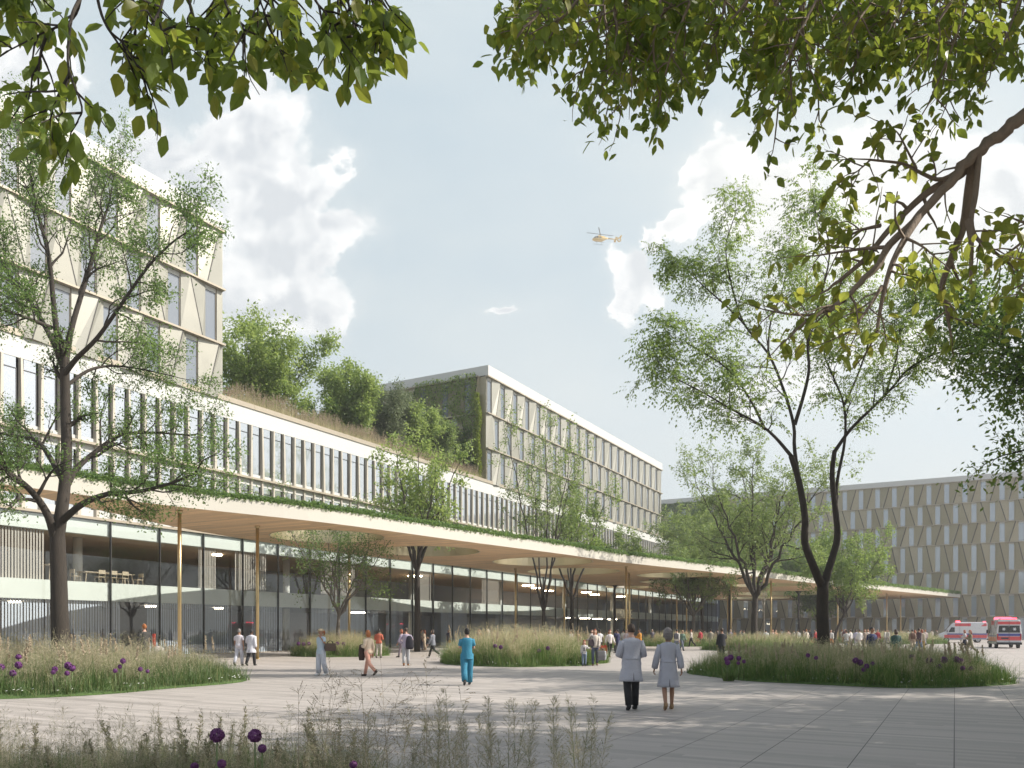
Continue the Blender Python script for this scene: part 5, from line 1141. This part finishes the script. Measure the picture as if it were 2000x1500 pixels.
far('person in a pink white top left of the tall doctor head', 1223, 66, 150, h=1.70, top='tee', tc=(.66,.54,.54), lc=(.2,.2,.24), hc='brown')
far('man in a mustard jacket showing past the tall doctor head', 1249, 56, 100, h=1.76, top='jacket', tc=(.55,.24,.03), lc=(.05,.05,.06), hc='black', skin='m', arms=('text','text'))
R, hnd, M_, dz = far('blond woman in a slate dress with a yellow bag between the two doctors', 1274, 83, 185, h=1.72, top='dress', tc=(.16,.15,.20), low='none', hair='bob', hc='white', skin='m', stride=.15, female=True)
bag('handbag', 'yellow handbag of the blond woman between the two doctors', 'handbag', hnd[0], .34, .34, .12, (.55,.33,.05))
R, hnd, M_, dz = far('person in a white top with a dark backpack beside the curly haired doctor', 1322, 63, -40, h=1.74, top='shirt', tc=(.64,.61,.57), lc=(.18,.2,.25), hc='black')
p = M_ @ Vector((.02,-.2,1.22+dz)); bag('backpack', 'dark backpack on the white topped person beside the curly haired doctor', 'backpack', p+Vector((0,0,.24)), .3, .42, .16, (.06,.06,.07), .3, None, .04)
far('person in a green sweater and grey jeans walking to the doctors', 1333, 65, 200, h=1.70, top='sweater', tc=(.12,.19,.14), lc=(.14,.16,.20), hc='blond', stride=.4)
far('person in a white top and black trousers walking by the round crowned tree', 1350, 80, 80, h=1.72, top='blouse', tc=(.62,.56,.50), lc=(.02,.02,.022), hc='red', stride=.3)
R, hnd, M_, dz = far('shopper in a crimson coat by the round crowned tree', 1368, 82, 40, h=1.74, top='coat', tc=(.42,.035,.05), lc=(.1,.04,.05), hc='brown', hem=.8)
bag('shopping_bag', 'scarlet shopping bag of the crimson coated shopper', 'shopping bag', hnd[0], .6, .7, .25, (.66,.05,.03)); bag('shopping_bag', 'black shopping bag of the crimson coated shopper', 'shopping bag', hnd[1]+Vector((.2,0,0)), .5, .6, .2, (.03,.03,.035))
far('man in a beige suit walking away by the far grass beds', 1388, 70, 5, h=1.76, top='jacket', tc=(.36,.31,.24), lc=(.30,.26,.20), hc='black', stride=.15)
x, y = gp(1410, 1292); person('man in a black suit with one hand at his ear, walking away', x, y, 4, 1.78, 'jacket', (.022,.022,.028), 'trousers', (.02,.02,.024), (.02,.02,.02), 'short', 'brown', 'm', .16, ('down','phone'), near=True)
# the crowd beyond the middle beds
far('blond woman in a violet vest beyond the forked tree bed', 1427, 82, 190, h=1.72, top='tee', tc=(.20,.19,.30), lc=(.2,.2,.25), hair='bob', hc='white', female=True)
far('person in an orange top at the slim post beyond the forked tree bed', 1434, 92, 170, h=1.66, top='tee', tc=(.60,.20,.05), lc=(.2,.15,.12), hc='red')
far('person in navy bending to a companion left of the forked tree', 1446, 78, -60, h=1.72, top='jacket', tc=(.025,.035,.10), lc=(.12,.16,.25), hc='black', arms=('text','text'))
far('companion in olive grey left of the forked tree', 1453, 79, 70, h=1.68, top='jacket', tc=(.20,.21,.15), lc=(.16,.16,.14), hc='brown')
far('person in a brown coat half behind the forked tree trunk', 1470, 88, 20, h=1.72, top='jacket', tc=(.13,.09,.06), lc=(.1,.08,.06), hc='red')
far('person in grey just right of the forked tree trunk', 1484, 92, 0, h=1.70, top='shirt', tc=(.36,.36,.33), lc=(.2,.2,.2), hc='black')
far('medic in a white coat right of the forked tree', 1496, 73, 0, h=1.72, top='coat', tc=(.72,.72,.74), lc=(.6,.6,.62), hc='black')
far('red haired woman in pink and white among the crowd', 1509, 76, 160, h=1.72, top='blouse', tc=(.62,.42,.42), lc=(.3,.25,.28), hair='long', hc='red', female=True)
far('person in coral beside the pink and white woman', 1515, 79, 200, h=1.72, top='shirt', tc=(.56,.22,.16), lc=(.3,.2,.2), hc='brown')
far('person in a dusty rose jacket in the middle of the crowd', 1540, 80, 30, h=1.74, top='jacket', tc=(.34,.22,.18), lc=(.15,.12,.12), hc='brown', arms=('elbow','down'))
far('person in a pale grey top right of the dusty rose jacket', 1551, 98, 90, h=1.66, top='tee', tc=(.45,.43,.42), lc=(.2,.2,.22), hc='black')
far('white shirted person before the post right of the crowd middle', 1559, 88, 10, h=1.70, top='shirt', tc=(.66,.64,.60), lc=(.25,.25,.28), hc='black')
far('black haired person in dark clothes behind the cream jacket', 1570, 96, 40, h=1.74, top='jacket', tc=(.05,.05,.06), lc=(.06,.06,.07), hc='black')
far('person in a bright cream jacket near the airy tree', 1575, 80, 20, h=1.74, top='jacket', tc=(.72,.64,.52), lc=(.4,.35,.3), hc='ginger')
far('person in charcoal behind the cream jacket', 1581, 92, 170, h=1.76, top='jacket', tc=(.07,.07,.08), lc=(.07,.07,.08), hc='black')
R, hnd, M_, dz = far('man in a crimson shirt at the airy tree trunk', 1593, 72, 60, h=1.76, top='shirt', tc=(.42,.035,.045), lc=(.04,.03,.03), hc='black')
bag('shopping_bag', 'vermilion shopping bag held by the man in the crimson shirt', 'shopping bag', hnd[0]+Vector((-.15,0,0)), .55, .6, .22, (.62,.09,.04), .2)
far('white shirted person in an orange skirt just past the airy trunk', 1623, 72, 150, h=1.72, top='blouse', tc=(.64,.62,.58), low='skirt', lc=(.55,.22,.08), hc='brown', female=True)
far('small white topped person at the far post behind the airy trunk', 1645, 100, 0, h=1.72, top='tee', tc=(.62,.60,.58), lc=(.2,.2,.22), hc='ginger')
far('person in maroon behind the grey tee man', 1650, 96, 180, h=1.84, top='shirt', tc=(.14,.05,.07), lc=(.06,.05,.05), hc='black')
far('man in a light grey tee walking away through the far bed', 1653, 60, 0, h=1.72, top='tee', tc=(.46,.45,.43), lc=(.14,.16,.20), hc='brown', skin='m')
far('person in a white blouse right of the light grey tee man', 1661, 75, 40, h=1.74, top='blouse', tc=(.66,.63,.60), lc=(.3,.28,.25), hc='black')
far('person in a pale lilac shirt among the white group', 1672, 76, 160, h=1.74, top='shirt', tc=(.52,.50,.62), lc=(.3,.3,.36), hc='black', skin='d')
far('person in a white jacket at the edge of the white group', 1679, 71, 10, h=1.74, top='jacket', tc=(.68,.66,.64), lc=(.5,.45,.38), hc='brown')
far('woman in taupe left of the navy jacketed man', 1689, 78, 180, h=1.74, top='blouse', tc=(.36,.29,.23), lc=(.25,.2,.18), hair='bob', hc='red', female=True)
far('woman in ivory beside the taupe woman', 1695, 80, 170, h=1.74, top='blouse', tc=(.60,.54,.48), lc=(.25,.2,.18), hair='bob', hc='ginger', female=True)
far('young man in a navy jacket and grey scarf looking sideways over the flowers', 1703, 36, 205, h=1.80, top='jacket', tc=(.025,.035,.11), lc=(.16,.18,.22), hc='black', skin='m', near=True, arms=('text','down'), stride=.1)
far('man in a red plaid shirt walking behind the navy jacketed man', 1714, 77, 185, h=1.76, top='shirt', tm=plaid(), lc=(.04,.04,.06), hc='black')
far('first of two white shirted people at the far posts', 1729, 92, 60, h=1.70, top='shirt', tc=(.64,.62,.58), lc=(.4,.38,.35), hc='black')
far('second of two white shirted people at the far posts, nearer the green jacket', 1734, 90, 120, h=1.72, top='shirt', tc=(.58,.55,.50), lc=(.3,.28,.26), hc='brown')
far('person in a dark green jacket seen from behind over the flowers', 1750, 41, 0, h=1.70, top='jacket', tc=(.035,.085,.075), lc=(.10,.09,.07), hair='bob', hc='brown', near=True, stride=.1)
far('tiny dark figure at the last post', 1763, 110, 30, h=1.66, top='jacket', tc=(.05,.05,.06), lc=(.05,.05,.06), hc='black')
far('pale shirted figure left of the brown backpack pair', 1774, 100, 30, h=1.70, top='shirt', tc=(.5,.48,.46), lc=(.3,.28,.26), hc='black')
R, hnd, M_, dz = far('person in taupe with a brown backpack by the far bed', 1782, 66, -10, h=1.74, top='jacket', tc=(.32,.25,.19), lc=(.40,.33,.25), hc='black')
p = M_ @ Vector((0,-.2,1.2+dz)); bag('backpack', 'brown backpack on the taupe person by the far bed', 'backpack', p+Vector((0,0,.26)), .32, .46, .18, (.12,.06,.04), 0, None, .04)
far('red haired woman in cream beside the brown backpack', 1787, 68, 10, h=1.68, top='blouse', tc=(.62,.55,.46), lc=(.4,.35,.28), hair='long', hc='red', female=True)
far('tall man in a maroon vest and jeans walking by the far bed', 1795, 60, -80, h=1.84, top='jacket', tc=(.08,.045,.055), lc=(.12,.18,.30), hc='black', skin='m', stride=.3)
far('woman in cream with mustard trousers beside the maroon vest man', 1801, 61, -50, h=1.72, top='blouse', tc=(.58,.50,.38), lc=(.38,.23,.04), hair='bob', hc='red', female=True, stride=.25)
far('person in pale pink at the end of the far bed', 1807, 85, 0, h=1.70, top='blouse', tc=(.56,.46,.44), lc=(.3,.3,.3), hc='ginger')
far('person in khaki far off beside the first ambulance nose', 1830, 112, 90, h=1.74, top='jacket', tc=(.24,.22,.17), lc=(.16,.15,.13), hc='black')
x, y = gp(1884, 1271); person('red haired person in a white top and dark skirt hurrying past the ambulances', x, y, 80, 1.72, 'blouse', (.55,.52,.54), 'skirt', (.03,.03,.05), (.03,.03,.03), 'bob', 'red', 'l', .42, ('text','text'), True)
x, y = gp(1895, 1279); person('red haired person in an olive jumpsuit striding past the ambulances', x, y, 80, 1.70, 'shirt', (.20,.185,.115), 'trousers', (.21,.195,.125), (.12,.09,.05), 'long', 'red', 'l', .36, ('text','elbow'), True)
# knots of people far under the canopy
CG = 'far people under the canopy'
for i, (px, Y, c1, f, hcol, lb) in enumerate((
    (1261,96,(.12,.11,.12),20,'black','dark clad figure under the canopy just right of the mustard jacket'), (1298,102,(.40,.12,.08),150,'red','brick red figure beside the curly haired doctor head'), (1311,104,(.34,.30,.28),10,'black','taupe figure under the canopy behind the curly haired doctor'),
    (1341,110,(.5,.25,.18),60,'red','salmon figure under the canopy left of the round crowned tree trunk'), (1376,106,(.12,.12,.15),0,'black','dark slate figure under the canopy right of the round crowned tree trunk'), (1402,108,(.10,.09,.09),30,'black','black clad figure in shadow behind the black suited man'),
    (1142,90,(.06,.06,.06),0,'black','dark figure between the fork tree and the mother'), (1010,92,(.07,.06,.06),30,'black','shadowy figure behind the first brass post of the golden bed'), (1527,112,(.5,.5,.48),40,'black','pale figure far off under the canopy beyond the crowd'),
    (1629,118,(.07,.07,.08),0,'black','black figure far off just past the airy trunk'), (1707,120,(.5,.45,.42),0,'brown','beige figure far off above the navy jacketed man'), (1751,122,(.5,.5,.5),90,'black','light grey figure far off behind the green jacket'), (1820,118,(.55,.50,.45),0,'brown','cream figure far off between the bed and the first ambulance'))):
    far(lb, px, Y, f, h=1.68+.04*(i % 3), top=('jacket','shirt','tee')[i % 3], tc=c1, lc=(.08+.03*(i % 4),)*3, hc=hcol, group=CG)
# bake the continuous bodies
dg = bpy.context.evaluated_depsgraph_get()
NEW = [(o, hb, bpy.data.meshes.new_from_object(o.evaluated_get(dg))) for o, hb in PEND]
for o, hb, me in NEW:                                         # the hands join the body: one mesh
    nv = len(me.vertices); co_ = np.empty(nv*3, np.float32); me.vertices.foreach_get('co', co_)
    pv = [list(p.vertices) for p in me.polygons]; m2 = bpy.data.meshes.new('body')
    m2.from_pydata(co_.reshape(-1,3).tolist()+[tuple(v) for v in hb.V], [], pv+[[i+nv for i in f] for f in hb.F])
    m2.materials.append(me.materials[0]); m2.polygons.foreach_set('use_smooth', [True]*len(m2.polygons)); m2.update()
    o.modifiers.clear(); o.data = m2
# ================================================================ ambulances
VW = mat('van_white', (.70,.70,.72), .28, 0, .03, 2, coat=.6); VR = mat('van_red', (.70,.09,.10), .3, 0, .05, 2, coat=.5); VB = mat('van_blue', (.05,.07,.32), .3, 0, .05, 2, coat=.5)
VG_ = mat('van_glass', (.02,.022,.026), .08, 0, .05, spec=.8); VK = mat('van_black', (.03,.03,.032), .6); TYR = mat('tyre_rubber', (.02,.02,.02), .85); RIMM = mat('wheel_metal', (.5,.5,.52), .35, .7)
BEAC = mat('beacon_lit_red', (1,.06,.10), .3, emit=5.0); LENS = mat('lamp_red_lens', (.45,.02,.02), .2); LENW = mat('lamp_clear_lens', (.8,.8,.78), .15); PLT = mat('plate_dark', (.05,.05,.06), .5); FROST = mat('frosted_sign', (.72,.74,.78), .5)
def ambulance(label, x, y, rz):
    """nose towards local +y, 5.7 m long"""
    R = thing('ambulance', label, 'ambulance', (x, y, 0), rz, 'ambulances beside the square')
    S = [(-2.85,.42,2.52,.94,.86),(-2.80,.36,2.62,.97,.88),(-2.0,.34,2.68,.98,.88),(.55,.34,2.68,.98,.87),(1.0,.34,2.60,.98,.84),(1.35,.34,2.30,.98,.82),(1.75,.34,1.86,.97,.84),(2.02,.34,1.42,.96,.90),(2.3,.34,1.30,.94,.88),(2.62,.36,1.16,.90,.84),(2.80,.42,.98,.80,.74),(2.86,.48,.86,.70,.62)]
    def ring(yy, zb, zt, wb, wt):
        wm = zb+(zt-zb)*.45; return [(-wb*.92,yy,zb),(wb*.92,yy,zb),(wb,yy,zb+.10),(wb,yy,wm),(wt,yy,zt-.16),(wt-.06,yy,zt-.05),(wt-.20,yy,zt),(-wt+.20,yy,zt),(-wt+.06,yy,zt-.05),(-wt,yy,zt-.16),(-wb,yy,wm),(-wb,yy,zb+.10)]
    b = MB(); b.loft([ring(*s) for s in S]); b.build('body', VW, R)
    def wid(z): return .98 if z < 1.39 else .98-(z-1.39)*(.11/1.13)
    def side(name, m, y0, y1, z0, z1, sg, off=.006, slant=0):
        b = MB(); a = wid(z0)+off; c = wid(z1)+off; P_ = [(sg*a,y0,z0),(sg*a,y1,z0),(sg*c,y1-slant,z1),(sg*c,y0,z1)]
        if sg < 0: P_.reverse()
        b.add(P_, [(0,1,2,3)]); return b.build(name, m, R)
    for sg in (-1, 1):
        side('red_stripe', VR, -2.78, 2.1, .62, 1.02, sg); side('blue_stripe', VB, -2.78, 1.75, 1.04, 1.20, sg); side('red_roof_band', VR, -2.76, .85, 2.14, 2.51, sg); side('side_trim', VB, -2.7, 1.5, .52, .60, sg)
        side('side_window', VG_, .88, 1.62, 1.36, 2.0, sg, .008, .34)
        b = MB(); b.box((sg*.985-.01, .30, .45), (sg*.985+.01, .315, 2.2)); b.build('door_joint', VK, R)
        b = MB(); b.loft([[(sg*(1.02+dx), 1.72+dy, z) for dx, dy in ((0,0),(.17,.02),(.17,.10),(0,.10))] for z in (1.35,1.68)]); b.build('mirror', VK, R)
        b = MB(); b.box((sg*.80-.12,2.60,.80), (sg*.80+.10,2.79,1.02)); b.build('headlight', LENW, R)
        b = MB(); b.box((sg*.90-.05,-2.90,.80), (sg*.90+.045,-2.80,1.30)); b.build('tail_light', LENS, R)
        for yy in (-1.75, 1.85):
            w = MB(); w.tube([(sg*.74,yy,.35), (sg*.975,yy,.35)], .35, 24); w = w.build('wheel', TYR, R, smooth=False)
            q_ = MB(); q_.tube([(sg*.96,yy,.35), (sg*.985,yy,.35)], .21, 16); q_.tube([(sg*.96,yy,.35), (sg*.995,yy,.35)], .06, 10, 1); q_.build('rim', [RIMM, VK], w)
        b = MB(); b.quad((sg*.02,-2.872,1.42), (sg*.84,-2.872,1.42), (sg*.80,-2.858,2.06), (sg*.02,-2.858,2.06)) if sg > 0 else b.quad((-.84,-2.872,1.42), (-.02,-2.872,1.42), (-.02,-2.858,2.06), (-.80,-2.858,2.06)); wn = b.build('rear_window', VG_, R)
        b = MB()
        for k in range(3):
            a = k*PI/3; dx, dz = .14*math.cos(a), .14*math.sin(a); ex, ez = -.03*math.sin(a), .03*math.cos(a)
            b.quad((sg*.42-dx-ex,-2.884+k*.001,1.74-dz-ez), (sg*.42+dx-ex,-2.884+k*.001,1.74+dz-ez), (sg*.42+dx+ex,-2.884+k*.001,1.74+dz+ez), (sg*.42-dx+ex,-2.884+k*.001,1.74-dz+ez))
        b.build('star_emblem', FROST, wn)
    for nm, m, z0, z1 in (('red_rear_band', VR, .72, 1.08), ('blue_rear_band', VB, 1.12, 1.34), ('red_rear_top', VR, 2.16, 2.42)):
        b = MB(); w0 = .93-.05*(z1 > 2); b.quad((-w0,-2.868,z0), (w0,-2.868,z0), (w0,-2.862,z1), (-w0,-2.862,z1)); b.build(nm, m, R)
    b = MB(); b.box((-.66,-2.7,2.684), (.66,.9,2.70)); b.build('red_roof', VR, R)
    b = MB(); b.box((-.62,-2.895,.84), (-.06,-2.872,.98)); b.build('licence_plate', PLT, R)
    b = MB(); b.box((-.008,-2.89,.45), (.008,-2.864,2.5)); b.build('door_joint', VK, R)
    b = MB(); b.box((-.98,-2.99,.34), (.98,-2.76,.54)); b.build('bumper', VK, R); b = MB(); b.box((-.96,2.72,.36), (.96,2.93,.60)); b.build('bumper', VK, R)
    b = MB(); b.add([(-.80,1.97,1.46),(.80,1.97,1.46),(.74,1.38,2.28),(-.74,1.38,2.28)], [(0,1,2,3)]); ws = b.build('windscreen', VG_, R); ws.location = (0,.02,.03)
    b = MB(); b.box((-.45,2.84,.66), (.45,2.885,.84)); b.build('grille', VK, R)
    b = MB(); b.loft([[(-.72,y_,2.69),(.72,y_,2.69),(.66,y_,2.85),(-.66,y_,2.85)] for y_ in (.25,.65)]); b.build('light_bar', BEAC, R)
    b = MB(); b.loft([[(-.62,y_,2.67),(.62,y_,2.67),(.56,y_,2.76),(-.56,y_,2.76)] for y_ in (-2.7,-2.5)]); b.build('rear_beacon', BEAC, R)
    return R
ambulance('red and white ambulance seen from its long side, nose towards the grass bed', 59.2, 106.5, math.radians(66))
ambulance('red and white ambulance seen from behind, roof lights lit, parked closest to the frame edge', 45.9, 75.5, math.radians(-23))
# ================================================================ helicopter
HY = mat('rescue_yellow', (.72,.50,.17), .35, 0, .04, 1, coat=.4); HG = mat('helicopter_glass', (.10,.11,.10), .1); ROT = mat('rotor_grey', (.16,.17,.18), .5)
hp = at(1172, 467, 300)
H = thing('helicopter', 'small yellow rescue helicopter flying between the clouds', 'helicopter', hp, math.radians(8)); H.rotation_euler = (0, math.radians(-2), math.radians(186)); H.scale = (1.0,1.0,1.0)
def hring(x_, ry, rz_, cz_): return [(x_, ry*math.cos(a), cz_+rz_*math.sin(a)) for a in (2*PI*j/16 for j in range(16))]
b = MB(); b.loft([hring(*s) for s in ((2.95,.1,.1,-.35),(2.75,.42,.40,-.32),(2.3,.70,.66,-.2),(1.5,.86,.92,-.05),(.4,.90,1.05,.02),(-.7,.86,.98,.08),(-1.6,.62,.66,.25),(-2.3,.34,.38,.42),(-3.0,.22,.25,.46))]); b.build('fuselage', HY, H, smooth=True)
b = MB(); b.tube([(-2.8,0,.46), (-4.6,0,.42), (-6.6,0,.40)], [.22,.18,.15], 12); b.build('tail_boom', HY, H, smooth=True)
b = MB(); k = 24; pr = [(.46,-.14),(.80,-.12),(.80,.12),(.46,.14)]; b.add([(-7.2+r_*math.cos(2*PI*j/k), y_, .38+r_*math.sin(2*PI*j/k)) for r_, y_ in pr for j in range(k)], [(a*k+j, ((a+1) % 4)*k+j, ((a+1) % 4)*k+(j+1) % k, a*k+(j+1) % k) for a in range(4) for j in range(k)]); fen = b.build('tail_fan_ring', HY, H)
b = MB()
for j in range(6): a = j*PI/3+.2; b.quad((-7.2,-.02,.38), (-7.2+.45*math.cos(a),-.02,.38+.45*math.sin(a)), (-7.2+.45*math.cos(a+.2),.02,.38+.45*math.sin(a+.2)), (-7.2,.02,.40))
b.build('fan_blade', ROT, fen)
b = MB(); b.loft([[(-7.0,-.06,1.0),(-7.9,-.05,1.05),(-7.9,.05,1.05),(-7.0,.06,1.0)],[(-7.75,-.03,2.1),(-8.3,-.02,2.1),(-8.3,.02,2.1),(-7.75,.03,2.1)]]); b.build('tail_fin', HY, H)
b = MB(); b.box((-6.1,-1.2,.36), (-5.6,1.2,.42)); 
for sy in (-1,1): b.box((-6.3,sy*1.2-.03,-.1), (-5.5,sy*1.2+.03,.75))
b.build('stabiliser', HY, H)
b = MB(); b.loft([[(1.0,-.4,.85),(1.0,.4,.85),(.9,.3,1.25),(.9,-.3,1.25)],[(-1.8,-.4,.75),(-1.8,.4,.75),(-1.6,.25,1.1),(-1.6,-.25,1.1)]]); b.build('engine_cowling', HY, H)
for sy in (-1,1):
    b = MB(); b.loft([[(2.45,sy*.60,-.1),(1.75,sy*.86,-.05),(1.75,sy*.80,.62),(2.1,sy*.62,.45)],[(2.47,sy*.63,-.1),(1.77,sy*.89,-.05),(1.77,sy*.83,.62),(2.12,sy*.65,.45)]]); b.build('cockpit_window', HG, H)
    for x0, x1 in ((.75,1.5),(-.35,.45)):
        b = MB(); b.box((x0,sy*.80-.09,.08), (x1,sy*.80+.09,.58)); b.build('cabin_window', HG, H)
    b = MB(); b.tube([(2.4,sy*1.0,-1.35), (2.0,sy*1.0,-1.55), (-1.4,sy*1.0,-1.55)], .05, 6); b.tube([(1.3,sy*.5,-.8), (1.2,sy*1.0,-1.55)], .05, 6); b.tube([(-.6,sy*.5,-.8), (-.7,sy*1.0,-1.55)], .05, 6); b.build('skid', ROT, H)
b = MB(); b.tube([(0,0,1.1), (0,0,1.75)], .12, 8); b.tube([(0,0,1.62), (0,0,1.82)], .32, 12); hub = b.build('rotor_hub', ROT, H)
for a in (.06, 1.25, 3.2, 4.55):
    b = MB(); d = Vector((math.cos(a), math.sin(a), 0)); e = Vector((-math.sin(a), math.cos(a), 0))*.17; P0 = d*.3+Vector((0,0,1.74)); P1 = d*5.1+Vector((0,0,1.80))
    b.loft([[P0-e, P0+e, P0+e+Vector((0,0,.05)), P0-e+Vector((0,0,.05))],[P1-e, P1+e, P1+e+Vector((0,0,.03)), P1-e+Vector((0,0,.03))]]); b.build('rotor_blade', ROT, H)
# ================================================================ air
hm = bpy.data.materials.new('haze_air'); hm.use_nodes = True; hn_ = hm.node_tree; hn_.nodes.remove(hn_.nodes['Principled BSDF'])
pv_ = hn_.nodes.new('ShaderNodeVolumePrincipled'); pv_.inputs['Color'].default_value = (.96,.97,.98,1); pv_.inputs['Density'].default_value = .0008; pv_.inputs['Anisotropy'].default_value = .25
hn_.links.new(pv_.outputs[0], hn_.nodes['Material Output'].inputs['Volume'])
b = MB(); b.box((-620,-620,-1), (620,620,172)); tag(b.build('haze', hm), 'thin bright haze filling the square', 'haze', kind='stuff')
cy.volume_bounces = 0; cy.volume_step_rate = 20; cy.volume_max_steps = 32
